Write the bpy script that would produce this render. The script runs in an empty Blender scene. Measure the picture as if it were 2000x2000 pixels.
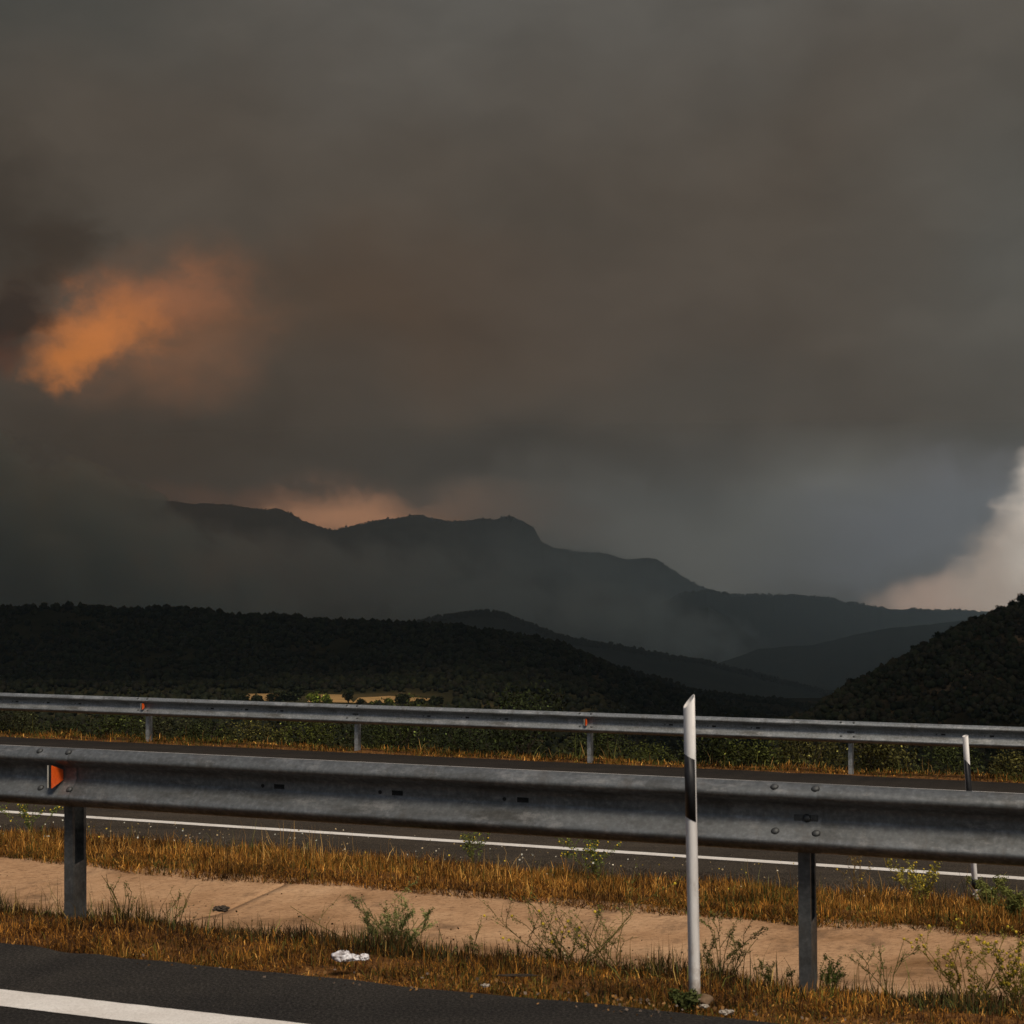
import bpy, bmesh, math, random
import numpy as np
from mathutils import Vector, Matrix, Euler, noise

R = math.radians
sc = bpy.context.scene
COL = sc.collection

# ------------------------------------------------------------------ camera
F = 3400.0                      # focal length in pixels of the 2000 px photograph
CAMZ = 1.81
cam_d = bpy.data.cameras.new('camera')
cam = bpy.data.objects.new('camera', cam_d); COL.objects.link(cam)
cam_d.sensor_width = 36.0; cam_d.lens = F / 2000 * 36
cam.location = (0, 0, CAMZ)
cam.rotation_euler = (R(90) + math.atan(69 / F), 0.005, 0)
cam_d.clip_start = 0.1; cam_d.clip_end = 60000
cam_d.dof.use_dof = True; cam_d.dof.focus_distance = 22.0; cam_d.dof.aperture_fstop = 11
sc.camera = cam
CR = np.array(cam.rotation_euler.to_matrix())

# ------------------------------------------------------------------ sun and sky light
SUN_EL, SUN_AZ = R(56), R(158)          # azimuth measured clockwise from +Y: behind the camera, to the right
SUN = Vector((math.sin(SUN_AZ) * math.cos(SUN_EL), math.cos(SUN_AZ) * math.cos(SUN_EL), math.sin(SUN_EL)))
world = bpy.data.worlds.new('World'); sc.world = world; world.use_nodes = True
wn = world.node_tree.nodes; wl = world.node_tree.links
sky = wn.new('ShaderNodeTexSky'); sky.sky_type = 'NISHITA'; sky.sun_disc = False
sky.sun_elevation = SUN_EL; sky.sun_rotation = SUN_AZ; sky.dust_density = 4.0; sky.air_density = 1.2
bg = wn['Background']; bg.inputs['Strength'].default_value = 0.05
wl.new(sky.outputs['Color'], bg.inputs['Color'])
sun_d = bpy.data.lights.new('sun', 'SUN'); sun_d.energy = 2.7; sun_d.angle = R(18); sun_d.color = (1.0, 0.87, 0.72)
sun_o = bpy.data.objects.new('sun', sun_d); COL.objects.link(sun_o)
sun_o.rotation_euler = SUN.to_track_quat('Z', 'Y').to_euler(); sun_o.location = (0, -20, 30)
sc.view_settings.view_transform = 'Standard'; sc.view_settings.look = 'None'
sc.view_settings.exposure = 0.0; sc.view_settings.gamma = 1.0; sc.view_settings.use_curve_mapping = False
sc.render.engine = 'CYCLES'
cy = sc.cycles
cy.use_denoising = True
cy.max_bounces = 8; cy.diffuse_bounces = 3; cy.glossy_bounces = 3; cy.transparent_max_bounces = 12; cy.volume_bounces = 5
cy.volume_step_rate = 0.35; cy.volume_max_steps = 128
cy.sample_clamp_indirect = 4.0

# ------------------------------------------------------------------ helpers
def pix_dir(u, v):
    d = CR @ np.array([(u - 1000) / F, -(v - 1000) / F, -1.0])
    return d
def at(u, v, y):                       # the point seen at pixel (u, v) at distance y ahead
    d = pix_dir(u, v); k = y / d[1]
    return Vector((d[0] * k, y, CAMZ + d[2] * k))
A = R(22.46)
TX, TY = math.cos(A), -math.sin(A)     # along the road (to the right, towards the camera)
NX, NY = math.sin(A), math.cos(A)      # across the road (away)
def rd(s, c, z=0.0):
    return Vector((s * TX + c * NX, s * TY + c * NY, z))
ROT_ROAD = Matrix(((TX, NX, 0), (TY, NY, 0), (0, 0, 1))).to_4x4()   # local x along the road, local y across

def srgb(r, g, b):
    f = lambda x: (x / 255 / 12.92) if x / 255 <= 0.04045 else ((x / 255 + 0.055) / 1.055) ** 2.4
    return (f(r), f(g), f(b), 1)

def tag(o, label=None, cat=None, group=None, kind=None):
    if label: o['label'] = label
    if cat: o['category'] = cat
    if group: o['group'] = group
    if kind: o['kind'] = kind
    return o
def link(o, parent=None):
    COL.objects.link(o)
    if parent: o.parent = parent
    return o
def empty(name, loc=(0, 0, 0), rz=0, parent=None):
    o = bpy.data.objects.new(name, None); o.location = loc; o.rotation_euler = (0, 0, rz); o.empty_display_size = 0.1
    return link(o, parent)
def mesh_np(name, verts, faces, mat, parent=None, smooth=False, col=None, loops=None):
    """verts (n,3); faces (m,k) of one size k"""
    verts = np.ascontiguousarray(verts, dtype=np.float32); faces = np.ascontiguousarray(faces, dtype=np.int32)
    me = bpy.data.meshes.new(name)
    k = faces.shape[1]; m = faces.shape[0]
    me.vertices.add(len(verts)); me.vertices.foreach_set('co', verts.ravel())
    me.loops.add(m * k); me.loops.foreach_set('vertex_index', faces.ravel())
    me.polygons.add(m); me.polygons.foreach_set('loop_start', np.arange(0, m * k, k, dtype=np.int32))
    if smooth: me.polygons.foreach_set('use_smooth', np.ones(m, dtype=bool))
    if col is not None:
        a = me.color_attributes.new('Col', 'FLOAT_COLOR', 'POINT')
        c = np.ones((len(verts), 4), dtype=np.float32); c[:, :3] = col
        a.data.foreach_set('color', c.ravel())
    me.update(calc_edges=True)
    if mat: me.materials.append(mat)
    return link(bpy.data.objects.new(name, me), parent)
def mesh_bm(name, bm, mat, parent=None, smooth=False):
    me = bpy.data.meshes.new(name); bm.to_mesh(me); bm.free()
    if smooth:
        for p in me.polygons: p.use_smooth = True
    if mat: me.materials.append(mat)
    return link(bpy.data.objects.new(name, me), parent)
def bbox(bm, x0, x1, y0, y1, z0, z1, bevel=0.0):
    vs = [bm.verts.new(p) for p in ((x0,y0,z0),(x1,y0,z0),(x1,y1,z0),(x0,y1,z0),(x0,y0,z1),(x1,y0,z1),(x1,y1,z1),(x0,y1,z1))]
    fs = [bm.faces.new([vs[i] for i in f]) for f in ((3,2,1,0),(4,5,6,7),(0,1,5,4),(1,2,6,5),(2,3,7,6),(3,0,4,7))]
    if bevel:
        es = list({e for f in fs for e in f.edges})
        bmesh.ops.bevel(bm, geom=es, offset=bevel, segments=2, affect='EDGES', profile=0.5)
def fbm(X, Y, scale, octs=4, seed=0, rough=0.5):
    """cheap tiling-free value noise, numpy, about -1..1"""
    out = np.zeros_like(X, dtype=float); amp = 1; tot = 0; f = 1.0 / scale
    for o in range(octs):
        x = X * f + 17.3 * o + seed * 3.1; y = Y * f - 9.7 * o + seed * 7.7
        xi = np.floor(x).astype(np.int64); yi = np.floor(y).astype(np.int64)
        xf = x - xi; yf = y - yi
        xf = xf * xf * (3 - 2 * xf); yf = yf * yf * (3 - 2 * yf)
        def h(a, b):
            n = (a * 374761393 + b * 668265263 + (seed + o) * 144665) & 0xffffffff
            n = ((n ^ (n >> 13)) * 1274126177) & 0xffffffff
            n = n ^ (n >> 16)
            return (n & 0xffff) / 32767.5 - 1
        v = (h(xi, yi) * (1 - xf) + h(xi + 1, yi) * xf) * (1 - yf) + (h(xi, yi + 1) * (1 - xf) + h(xi + 1, yi + 1) * xf) * yf
        out += v * amp; tot += amp; amp *= rough; f *= 2.03
    return out / tot * 1.6

# ------------------------------------------------------------------ materials
def new_mat(name):
    m = bpy.data.materials.new(name); m.use_nodes = True
    nt = m.node_tree
    return m, nt, nt.nodes['Principled BSDF']
def N(nt, kind, **kw):
    n = nt.nodes.new(kind)
    for k, v in kw.items():
        if k in n.inputs: n.inputs[k].default_value = v
        else: setattr(n, k, v)
    return n
def ramp(nt, stops):
    r = nt.nodes.new('ShaderNodeValToRGB'); e = r.color_ramp.elements
    while len(e) < len(stops): e.new(0.5)
    for i, (p, c) in enumerate(stops):
        e[i].position = p; e[i].color = c if len(c) == 4 else (*c, 1)
    return r
def noise_mat(name, stops, scale=5, detail=6, rough=0.8, bump=0.0, bump_scale=None, metal=0.0, spec=0.3, stretch=None, roughtex=0.5):
    m, nt, b = new_mat(name)
    tc = N(nt, 'ShaderNodeTexCoord')
    src = tc.outputs['Object']
    if stretch:
        mp = N(nt, 'ShaderNodeMapping'); mp.inputs['Scale'].default_value = stretch; nt.links.new(src, mp.inputs['Vector']); src = mp.outputs['Vector']
    n = N(nt, 'ShaderNodeTexNoise', Scale=scale, Detail=detail, Roughness=roughtex); nt.links.new(src, n.inputs['Vector'])
    r = ramp(nt, stops); nt.links.new(n.outputs['Fac'], r.inputs['Fac']); nt.links.new(r.outputs['Color'], b.inputs['Base Color'])
    b.inputs['Roughness'].default_value = rough; b.inputs['Metallic'].default_value = metal
    b.inputs['Specular IOR Level'].default_value = spec
    if bump:
        n2 = N(nt, 'ShaderNodeTexNoise', Scale=bump_scale or scale * 4, Detail=4); nt.links.new(tc.outputs['Object'], n2.inputs['Vector'])
        bp = N(nt, 'ShaderNodeBump', Strength=1.0, Distance=bump); nt.links.new(n2.outputs['Fac'], bp.inputs['Height']); nt.links.new(bp.outputs['Normal'], b.inputs['Normal'])
    return m

def asphalt(name, tint=(1, 1, 1), k=1.0):
    m, nt, b = new_mat(name); L = nt.links.new
    tc = N(nt, 'ShaderNodeTexCoord')
    n1 = N(nt, 'ShaderNodeTexNoise', Scale=75.0, Detail=6, Roughness=0.85); L(tc.outputs['Object'], n1.inputs['Vector'])
    r1 = ramp(nt, [(0.36, (0.005*k, 0.005*k, 0.0045*k)), (0.5, (0.024*k, 0.022*k, 0.020*k)), (0.66, (0.085*k, 0.080*k, 0.072*k))]); L(n1.outputs['Fac'], r1.inputs['Fac'])
    n2 = N(nt, 'ShaderNodeTexNoise', Scale=1.3, Detail=5, Roughness=0.6)
    mp = N(nt, 'ShaderNodeMapping'); mp.inputs['Scale'].default_value = (0.35, 2.2, 1); L(tc.outputs['Object'], mp.inputs['Vector']); L(mp.outputs['Vector'], n2.inputs['Vector'])
    r2 = ramp(nt, [(0.3, (0.72, 0.72, 0.72)), (0.7, (1.25, 1.22, 1.15))]); L(n2.outputs['Fac'], r2.inputs['Fac'])
    mx = N(nt, 'ShaderNodeMix', data_type='RGBA', blend_type='MULTIPLY'); mx.inputs[0].default_value = 1
    L(r1.outputs['Color'], mx.inputs[6]); L(r2.outputs['Color'], mx.inputs[7])
    # scattered pale chippings
    vo = N(nt, 'ShaderNodeTexVoronoi', Scale=24.0); L(tc.outputs['Object'], vo.inputs['Vector'])
    lt = N(nt, 'ShaderNodeMath', operation='LESS_THAN'); lt.inputs[1].default_value = 0.055; L(vo.outputs['Distance'], lt.inputs[0])
    n3 = N(nt, 'ShaderNodeTexNoise', Scale=9.0, Detail=1); L(tc.outputs['Object'], n3.inputs['Vector'])
    gt = N(nt, 'ShaderNodeMath', operation='GREATER_THAN'); gt.inputs[1].default_value = 0.6; L(n3.outputs['Fac'], gt.inputs[0])
    mu = N(nt, 'ShaderNodeMath', operation='MULTIPLY'); L(lt.outputs[0], mu.inputs[0]); L(gt.outputs[0], mu.inputs[1])
    mx2 = N(nt, 'ShaderNodeMix', data_type='RGBA'); L(mu.outputs[0], mx2.inputs[0]); L(mx.outputs[2], mx2.inputs[6]); mx2.inputs[7].default_value = (0.16, 0.14, 0.12, 1)
    mt = N(nt, 'ShaderNodeMix', data_type='RGBA', blend_type='MULTIPLY'); mt.inputs[0].default_value = 1; L(mx2.outputs[2], mt.inputs[6]); mt.inputs[7].default_value = (*tint, 1)
    L(mt.outputs[2], b.inputs['Base Color'])
    b.inputs['Roughness'].default_value = 0.9; b.inputs['Specular IOR Level'].default_value = 0.15
    bp = N(nt, 'ShaderNodeBump', Strength=0.8, Distance=0.004); L(n1.outputs['Fac'], bp.inputs['Height']); L(bp.outputs['Normal'], b.inputs['Normal'])
    return m

def paint_mat():
    m, nt, b = new_mat('road_paint'); L = nt.links.new
    tc = N(nt, 'ShaderNodeTexCoord')
    n1 = N(nt, 'ShaderNodeTexNoise', Scale=90.0, Detail=5, Roughness=0.75); L(tc.outputs['Object'], n1.inputs['Vector'])
    r1 = ramp(nt, [(0.24, (0.16, 0.15, 0.14)), (0.33, (0.60, 0.57, 0.52)), (0.6, (0.80, 0.77, 0.72))]); L(n1.outputs['Fac'], r1.inputs['Fac'])
    n2 = N(nt, 'ShaderNodeTexNoise', Scale=4.0, Detail=4); L(tc.outputs['Object'], n2.inputs['Vector'])
    r2 = ramp(nt, [(0.3, (0.82, 0.80, 0.78)), (0.65, (1, 1, 1))]); L(n2.outputs['Fac'], r2.inputs['Fac'])
    mx = N(nt, 'ShaderNodeMix', data_type='RGBA', blend_type='MULTIPLY'); mx.inputs[0].default_value = 1
    L(r1.outputs['Color'], mx.inputs[6]); L(r2.outputs['Color'], mx.inputs[7]); L(mx.outputs[2], b.inputs['Base Color'])
    b.inputs['Roughness'].default_value = 0.7
    bp = N(nt, 'ShaderNodeBump', Strength=0.5, Distance=0.003); L(n1.outputs['Fac'], bp.inputs['Height']); L(bp.outputs['Normal'], b.inputs['Normal'])
    return m

def galv_mat(name='galvanised_steel', k=1.0):
    m, nt, b = new_mat(name); L = nt.links.new
    tc = N(nt, 'ShaderNodeTexCoord')
    n1 = N(nt, 'ShaderNodeTexNoise', Scale=38.0, Detail=4, Roughness=0.6); L(tc.outputs['Object'], n1.inputs['Vector'])
    r1 = ramp(nt, [(0.3, (0.125*k, 0.135*k, 0.138*k)), (0.55, (0.185*k, 0.197*k, 0.20*k)), (0.72, (0.27*k, 0.285*k, 0.29*k))]); L(n1.outputs['Fac'], r1.inputs['Fac'])
    n2 = N(nt, 'ShaderNodeTexNoise', Scale=2.2, Detail=7, Roughness=0.65)
    mp = N(nt, 'ShaderNodeMapping'); mp.inputs['Scale'].default_value = (1, 3, 5); L(tc.outputs['Object'], mp.inputs['Vector']); L(mp.outputs['Vector'], n2.inputs['Vector'])
    r2 = ramp(nt, [(0.32, (0.55, 0.52, 0.48)), (0.5, (0.95, 0.95, 0.95)), (0.75, (1.15, 1.15, 1.15))]); L(n2.outputs['Fac'], r2.inputs['Fac'])
    mx = N(nt, 'ShaderNodeMix', data_type='RGBA', blend_type='MULTIPLY'); mx.inputs[0].default_value = 1
    L(r1.outputs['Color'], mx.inputs[6]); L(r2.outputs['Color'], mx.inputs[7]); L(mx.outputs[2], b.inputs['Base Color'])
    b.inputs['Metallic'].default_value = 0.55
    n4 = N(nt, 'ShaderNodeTexNoise', Scale=9.0, Detail=8, Roughness=0.8)
    mp4 = N(nt, 'ShaderNodeMapping'); mp4.inputs['Scale'].default_value = (.5, 1, 1.2); L(tc.outputs['Object'], mp4.inputs['Vector']); L(mp4.outputs['Vector'], n4.inputs['Vector'])
    r4 = ramp(nt, [(0.53, (0, 0, 0)), (0.66, (.7, .7, .7))]); L(n4.outputs['Fac'], r4.inputs['Fac'])
    mx4 = N(nt, 'ShaderNodeMix', data_type='RGBA'); L(r4.outputs['Color'], mx4.inputs[0]); L(mx.outputs[2], mx4.inputs[6]); mx4.inputs[7].default_value = (.36*k, .36*k, .35*k, 1)
    n5 = N(nt, 'ShaderNodeTexNoise', Scale=5.0, Detail=7, Roughness=0.75)
    mp5 = N(nt, 'ShaderNodeMapping'); mp5.inputs['Scale'].default_value = (2.2, 1, .5); mp5.inputs['Location'].default_value = (4, 7, 1); L(tc.outputs['Object'], mp5.inputs['Vector']); L(mp5.outputs['Vector'], n5.inputs['Vector'])
    r5 = ramp(nt, [(0.54, (0, 0, 0)), (0.70, (.7, .7, .7))]); L(n5.outputs['Fac'], r5.inputs['Fac'])
    mx5 = N(nt, 'ShaderNodeMix', data_type='RGBA'); L(r5.outputs['Color'], mx5.inputs[0]); L(mx4.outputs[2], mx5.inputs[6]); mx5.inputs[7].default_value = (.10, .092, .08, 1)
    L(mx5.outputs[2], b.inputs['Base Color'])
    rr = ramp(nt, [(0.3, (0.62, 0.62, 0.62)), (0.7, (0.42, 0.42, 0.42))]); L(n1.outputs['Fac'], rr.inputs['Fac']); L(rr.outputs['Color'], b.inputs['Roughness'])
    bp = N(nt, 'ShaderNodeBump', Strength=0.35, Distance=0.002); L(n1.outputs['Fac'], bp.inputs['Height']); L(bp.outputs['Normal'], b.inputs['Normal'])
    return m

def concrete_mat():
    m, nt, b = new_mat('tan_concrete'); L = nt.links.new
    tc = N(nt, 'ShaderNodeTexCoord'); O = tc.outputs['Object']
    n1 = N(nt, 'ShaderNodeTexNoise', Scale=1.1, Detail=9, Roughness=0.62)
    mp = N(nt, 'ShaderNodeMapping'); mp.inputs['Scale'].default_value = (0.7, 1.5, 1); mp.inputs['Rotation'].default_value = (0, 0, 0.5); L(O, mp.inputs['Vector']); L(mp.outputs['Vector'], n1.inputs['Vector'])
    r1 = ramp(nt, [(0.30, (0.17, 0.092, 0.040)), (0.45, (0.36, 0.212, 0.112)), (0.6, (0.45, 0.28, 0.155)), (0.78, (0.53, 0.35, 0.21))]); L(n1.outputs['Fac'], r1.inputs['Fac'])
    n2 = N(nt, 'ShaderNodeTexNoise', Scale=34.0, Detail=7, Roughness=0.8)
    mp2 = N(nt, 'ShaderNodeMapping'); mp2.inputs['Scale'].default_value = (0.6, 1.4, 1); mp2.inputs['Rotation'].default_value = (0, 0, 0.6); L(O, mp2.inputs['Vector']); L(mp2.outputs['Vector'], n2.inputs['Vector'])
    r2 = ramp(nt, [(0.33, (0.30, 0.27, 0.25)), (0.44, (0.88, 0.88, 0.88)), (0.66, (1.2, 1.2, 1.2))]); L(n2.outputs['Fac'], r2.inputs['Fac'])
    mx = N(nt, 'ShaderNodeMix', data_type='RGBA', blend_type='MULTIPLY'); mx.inputs[0].default_value = 1
    L(r1.outputs['Color'], mx.inputs[6]); L(r2.outputs['Color'], mx.inputs[7])
    n3 = N(nt, 'ShaderNodeTexNoise', Scale=2.6, Detail=6, Roughness=0.7); L(O, n3.inputs['Vector'])
    r3 = ramp(nt, [(0.54, (0, 0, 0)), (0.68, (0.75, 0.75, 0.75))]); L(n3.outputs['Fac'], r3.inputs['Fac'])
    mx3 = N(nt, 'ShaderNodeMix', data_type='RGBA'); L(r3.outputs['Color'], mx3.inputs[0]); L(mx.outputs[2], mx3.inputs[6]); mx3.inputs[7].default_value = (0.12, 0.075, 0.045, 1)
    L(mx3.outputs[2], b.inputs['Base Color'])
    b.inputs['Roughness'].default_value = 0.92; b.inputs['Specular IOR Level'].default_value = 0.1
    bp = N(nt, 'ShaderNodeBump', Strength=0.6, Distance=0.012); L(n2.outputs['Fac'], bp.inputs['Height']); L(bp.outputs['Normal'], b.inputs['Normal'])
    return m

def plant_mat(name, trans=0.15, rough=0.75):
    m, nt, b = new_mat(name); L = nt.links.new
    a = N(nt, 'ShaderNodeAttribute', attribute_name='Col')
    L(a.outputs['Color'], b.inputs['Base Color'])
    b.inputs['Roughness'].default_value = rough; b.inputs['Specular IOR Level'].default_value = 0.12
    return m

M = {}
M['asphalt'] = asphalt('dark_asphalt', k=2.1, tint=(1.0, .97, .93))
M['asphalt_far'] = asphalt('far_asphalt', k=1.35, tint=(1.0, 0.88, 0.76))
M['paint'] = paint_mat()
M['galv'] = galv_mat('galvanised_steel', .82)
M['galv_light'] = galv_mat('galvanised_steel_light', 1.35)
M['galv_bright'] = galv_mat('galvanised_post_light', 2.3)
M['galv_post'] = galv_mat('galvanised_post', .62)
M['concrete'] = concrete_mat()
M['plant'] = plant_mat('plant_colour')
M['soil'] = noise_mat('verge_soil', [(0.3, (0.04, 0.018, 0.006)), (0.5, (0.12, 0.055, 0.018)), (0.7, (0.22, 0.11, 0.04))], scale=14, detail=8, rough=0.95, bump=0.03, bump_scale=30, spec=0.05, roughtex=0.7)
M['valley'] = noise_mat('valley_ground', [(0.35, (0.018, 0.019, 0.009)), (0.6, (0.04, 0.035, 0.018)), (0.75, (0.09, 0.065, 0.03))], scale=0.02, detail=9, rough=1, spec=0.0)
M['field'] = noise_mat('harvested_field', [(0.3, (0.26, 0.16, 0.07)), (0.7, (0.44, 0.28, 0.12))], scale=0.06, detail=6, rough=1, spec=0.0, stretch=(1, 4, 1))
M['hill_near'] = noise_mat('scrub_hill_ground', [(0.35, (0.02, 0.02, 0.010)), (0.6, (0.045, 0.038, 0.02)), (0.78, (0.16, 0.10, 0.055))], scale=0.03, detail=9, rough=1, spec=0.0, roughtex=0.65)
M['hill_right'] = noise_mat('rocky_hill_ground', [(0.40, (0.016, 0.016, 0.008)), (0.54, (0.05, 0.036, 0.018)), (0.68, (0.26, 0.17, 0.09))], scale=0.045, detail=9, rough=1, spec=0.0, roughtex=0.65)
M['hill_far'] = noise_mat('wooded_hill', [(0.35, (0.02, 0.024, 0.02)), (0.6, (0.045, 0.05, 0.04)), (0.75, (0.08, 0.08, 0.065))], scale=0.01, detail=10, rough=1, spec=0.0, roughtex=0.7)
M['mountain'] = noise_mat('mountain_rock', [(0.38, (0.010, 0.013, 0.012)), (0.54, (0.035, 0.038, 0.034)), (0.7, (0.16, 0.15, 0.13))], scale=0.006, detail=10, rough=1, spec=0.0, roughtex=0.7)
M['dark'] = noise_mat('dark_gap_fill', [(0.4, (0.008, 0.009, 0.009)), (0.6, (0.02, 0.02, 0.02))], scale=20, rough=0.9)  # near-black colour in place of the shade inside gaps
M['lens'] = noise_mat('orange_reflector', [(0.3, (0.80, 0.10, 0.012)), (0.7, (0.95, 0.15, 0.02))], scale=60, rough=0.35, spec=0.5)
M['pale_plate'] = noise_mat('pale_plate', [(0.3, (0.42, 0.40, 0.34)), (0.7, (0.58, 0.56, 0.5))], scale=40, rough=0.6)
M['bolt'] = noise_mat('bolt_steel', [(0.3, (0.05, 0.053, 0.053)), (0.7, (0.11, 0.115, 0.115))], scale=80, rough=0.6, metal=0.6)
def post_white():
    m, nt, b = new_mat('white_plastic'); L = nt.links.new
    tc = N(nt, 'ShaderNodeTexCoord')
    mp = N(nt, 'ShaderNodeMapping'); mp.inputs['Scale'].default_value = (1, 1, 0.25); L(tc.outputs['Object'], mp.inputs['Vector'])
    n = N(nt, 'ShaderNodeTexNoise', Scale=22.0, Detail=6, Roughness=0.7); L(mp.outputs['Vector'], n.inputs['Vector'])
    r = ramp(nt, [(0.28, (0.42, 0.38, 0.33)), (0.45, (0.70, 0.68, 0.65)), (0.7, (0.80, 0.79, 0.77))]); L(n.outputs['Fac'], r.inputs['Fac'])
    sz = N(nt, 'ShaderNodeSeparateXYZ'); L(tc.outputs['Object'], sz.inputs[0])
    n2 = N(nt, 'ShaderNodeTexNoise', Scale=14.0, Detail=5, Roughness=0.7); L(tc.outputs['Object'], n2.inputs['Vector'])
    ad = N(nt, 'ShaderNodeMath', operation='MULTIPLY_ADD'); L(n2.outputs['Fac'], ad.inputs[0]); ad.inputs[1].default_value = -.45; L(sz.outputs[2], ad.inputs[2])
    mr = N(nt, 'ShaderNodeMapRange'); mr.inputs['From Min'].default_value = -.06; mr.inputs['From Max'].default_value = -.22; mr.inputs['To Max'].default_value = .8; L(ad.outputs[0], mr.inputs['Value'])
    mx = N(nt, 'ShaderNodeMix', data_type='RGBA'); L(mr.outputs[0], mx.inputs[0]); L(r.outputs['Color'], mx.inputs[6]); mx.inputs[7].default_value = (.22, .14, .075, 1)
    L(mx.outputs[2], b.inputs['Base Color']); b.inputs['Roughness'].default_value = 0.5
    return m
M['white'] = post_white()
M['black'] = noise_mat('black_band', [(0.3, (0.008, 0.008, 0.009)), (0.7, (0.018, 0.018, 0.019))], scale=40, rough=0.5)
M['bag'] = noise_mat('crumpled_film', [(0.35, (0.16, 0.13, 0.11)), (0.48, (0.55, 0.52, 0.52)), (0.62, (0.80, 0.80, 0.82))], scale=38, rough=0.35, spec=0.6)
M['stone'] = noise_mat('pale_stone', [(0.3, (0.24, 0.20, 0.16)), (0.7, (0.46, 0.42, 0.36))], scale=25, rough=0.9, bump=0.004, bump_scale=60)
M['foot'] = noise_mat('dirty_concrete', [(0.3, (0.07, 0.04, 0.02)), (0.7, (0.18, 0.12, 0.07))], scale=30, rough=0.95, bump=0.004, bump_scale=70)
M['bark'] = noise_mat('bark', [(0.3, (0.03, 0.022, 0.015)), (0.7, (0.07, 0.055, 0.04))], scale=8, rough=0.95)

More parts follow.
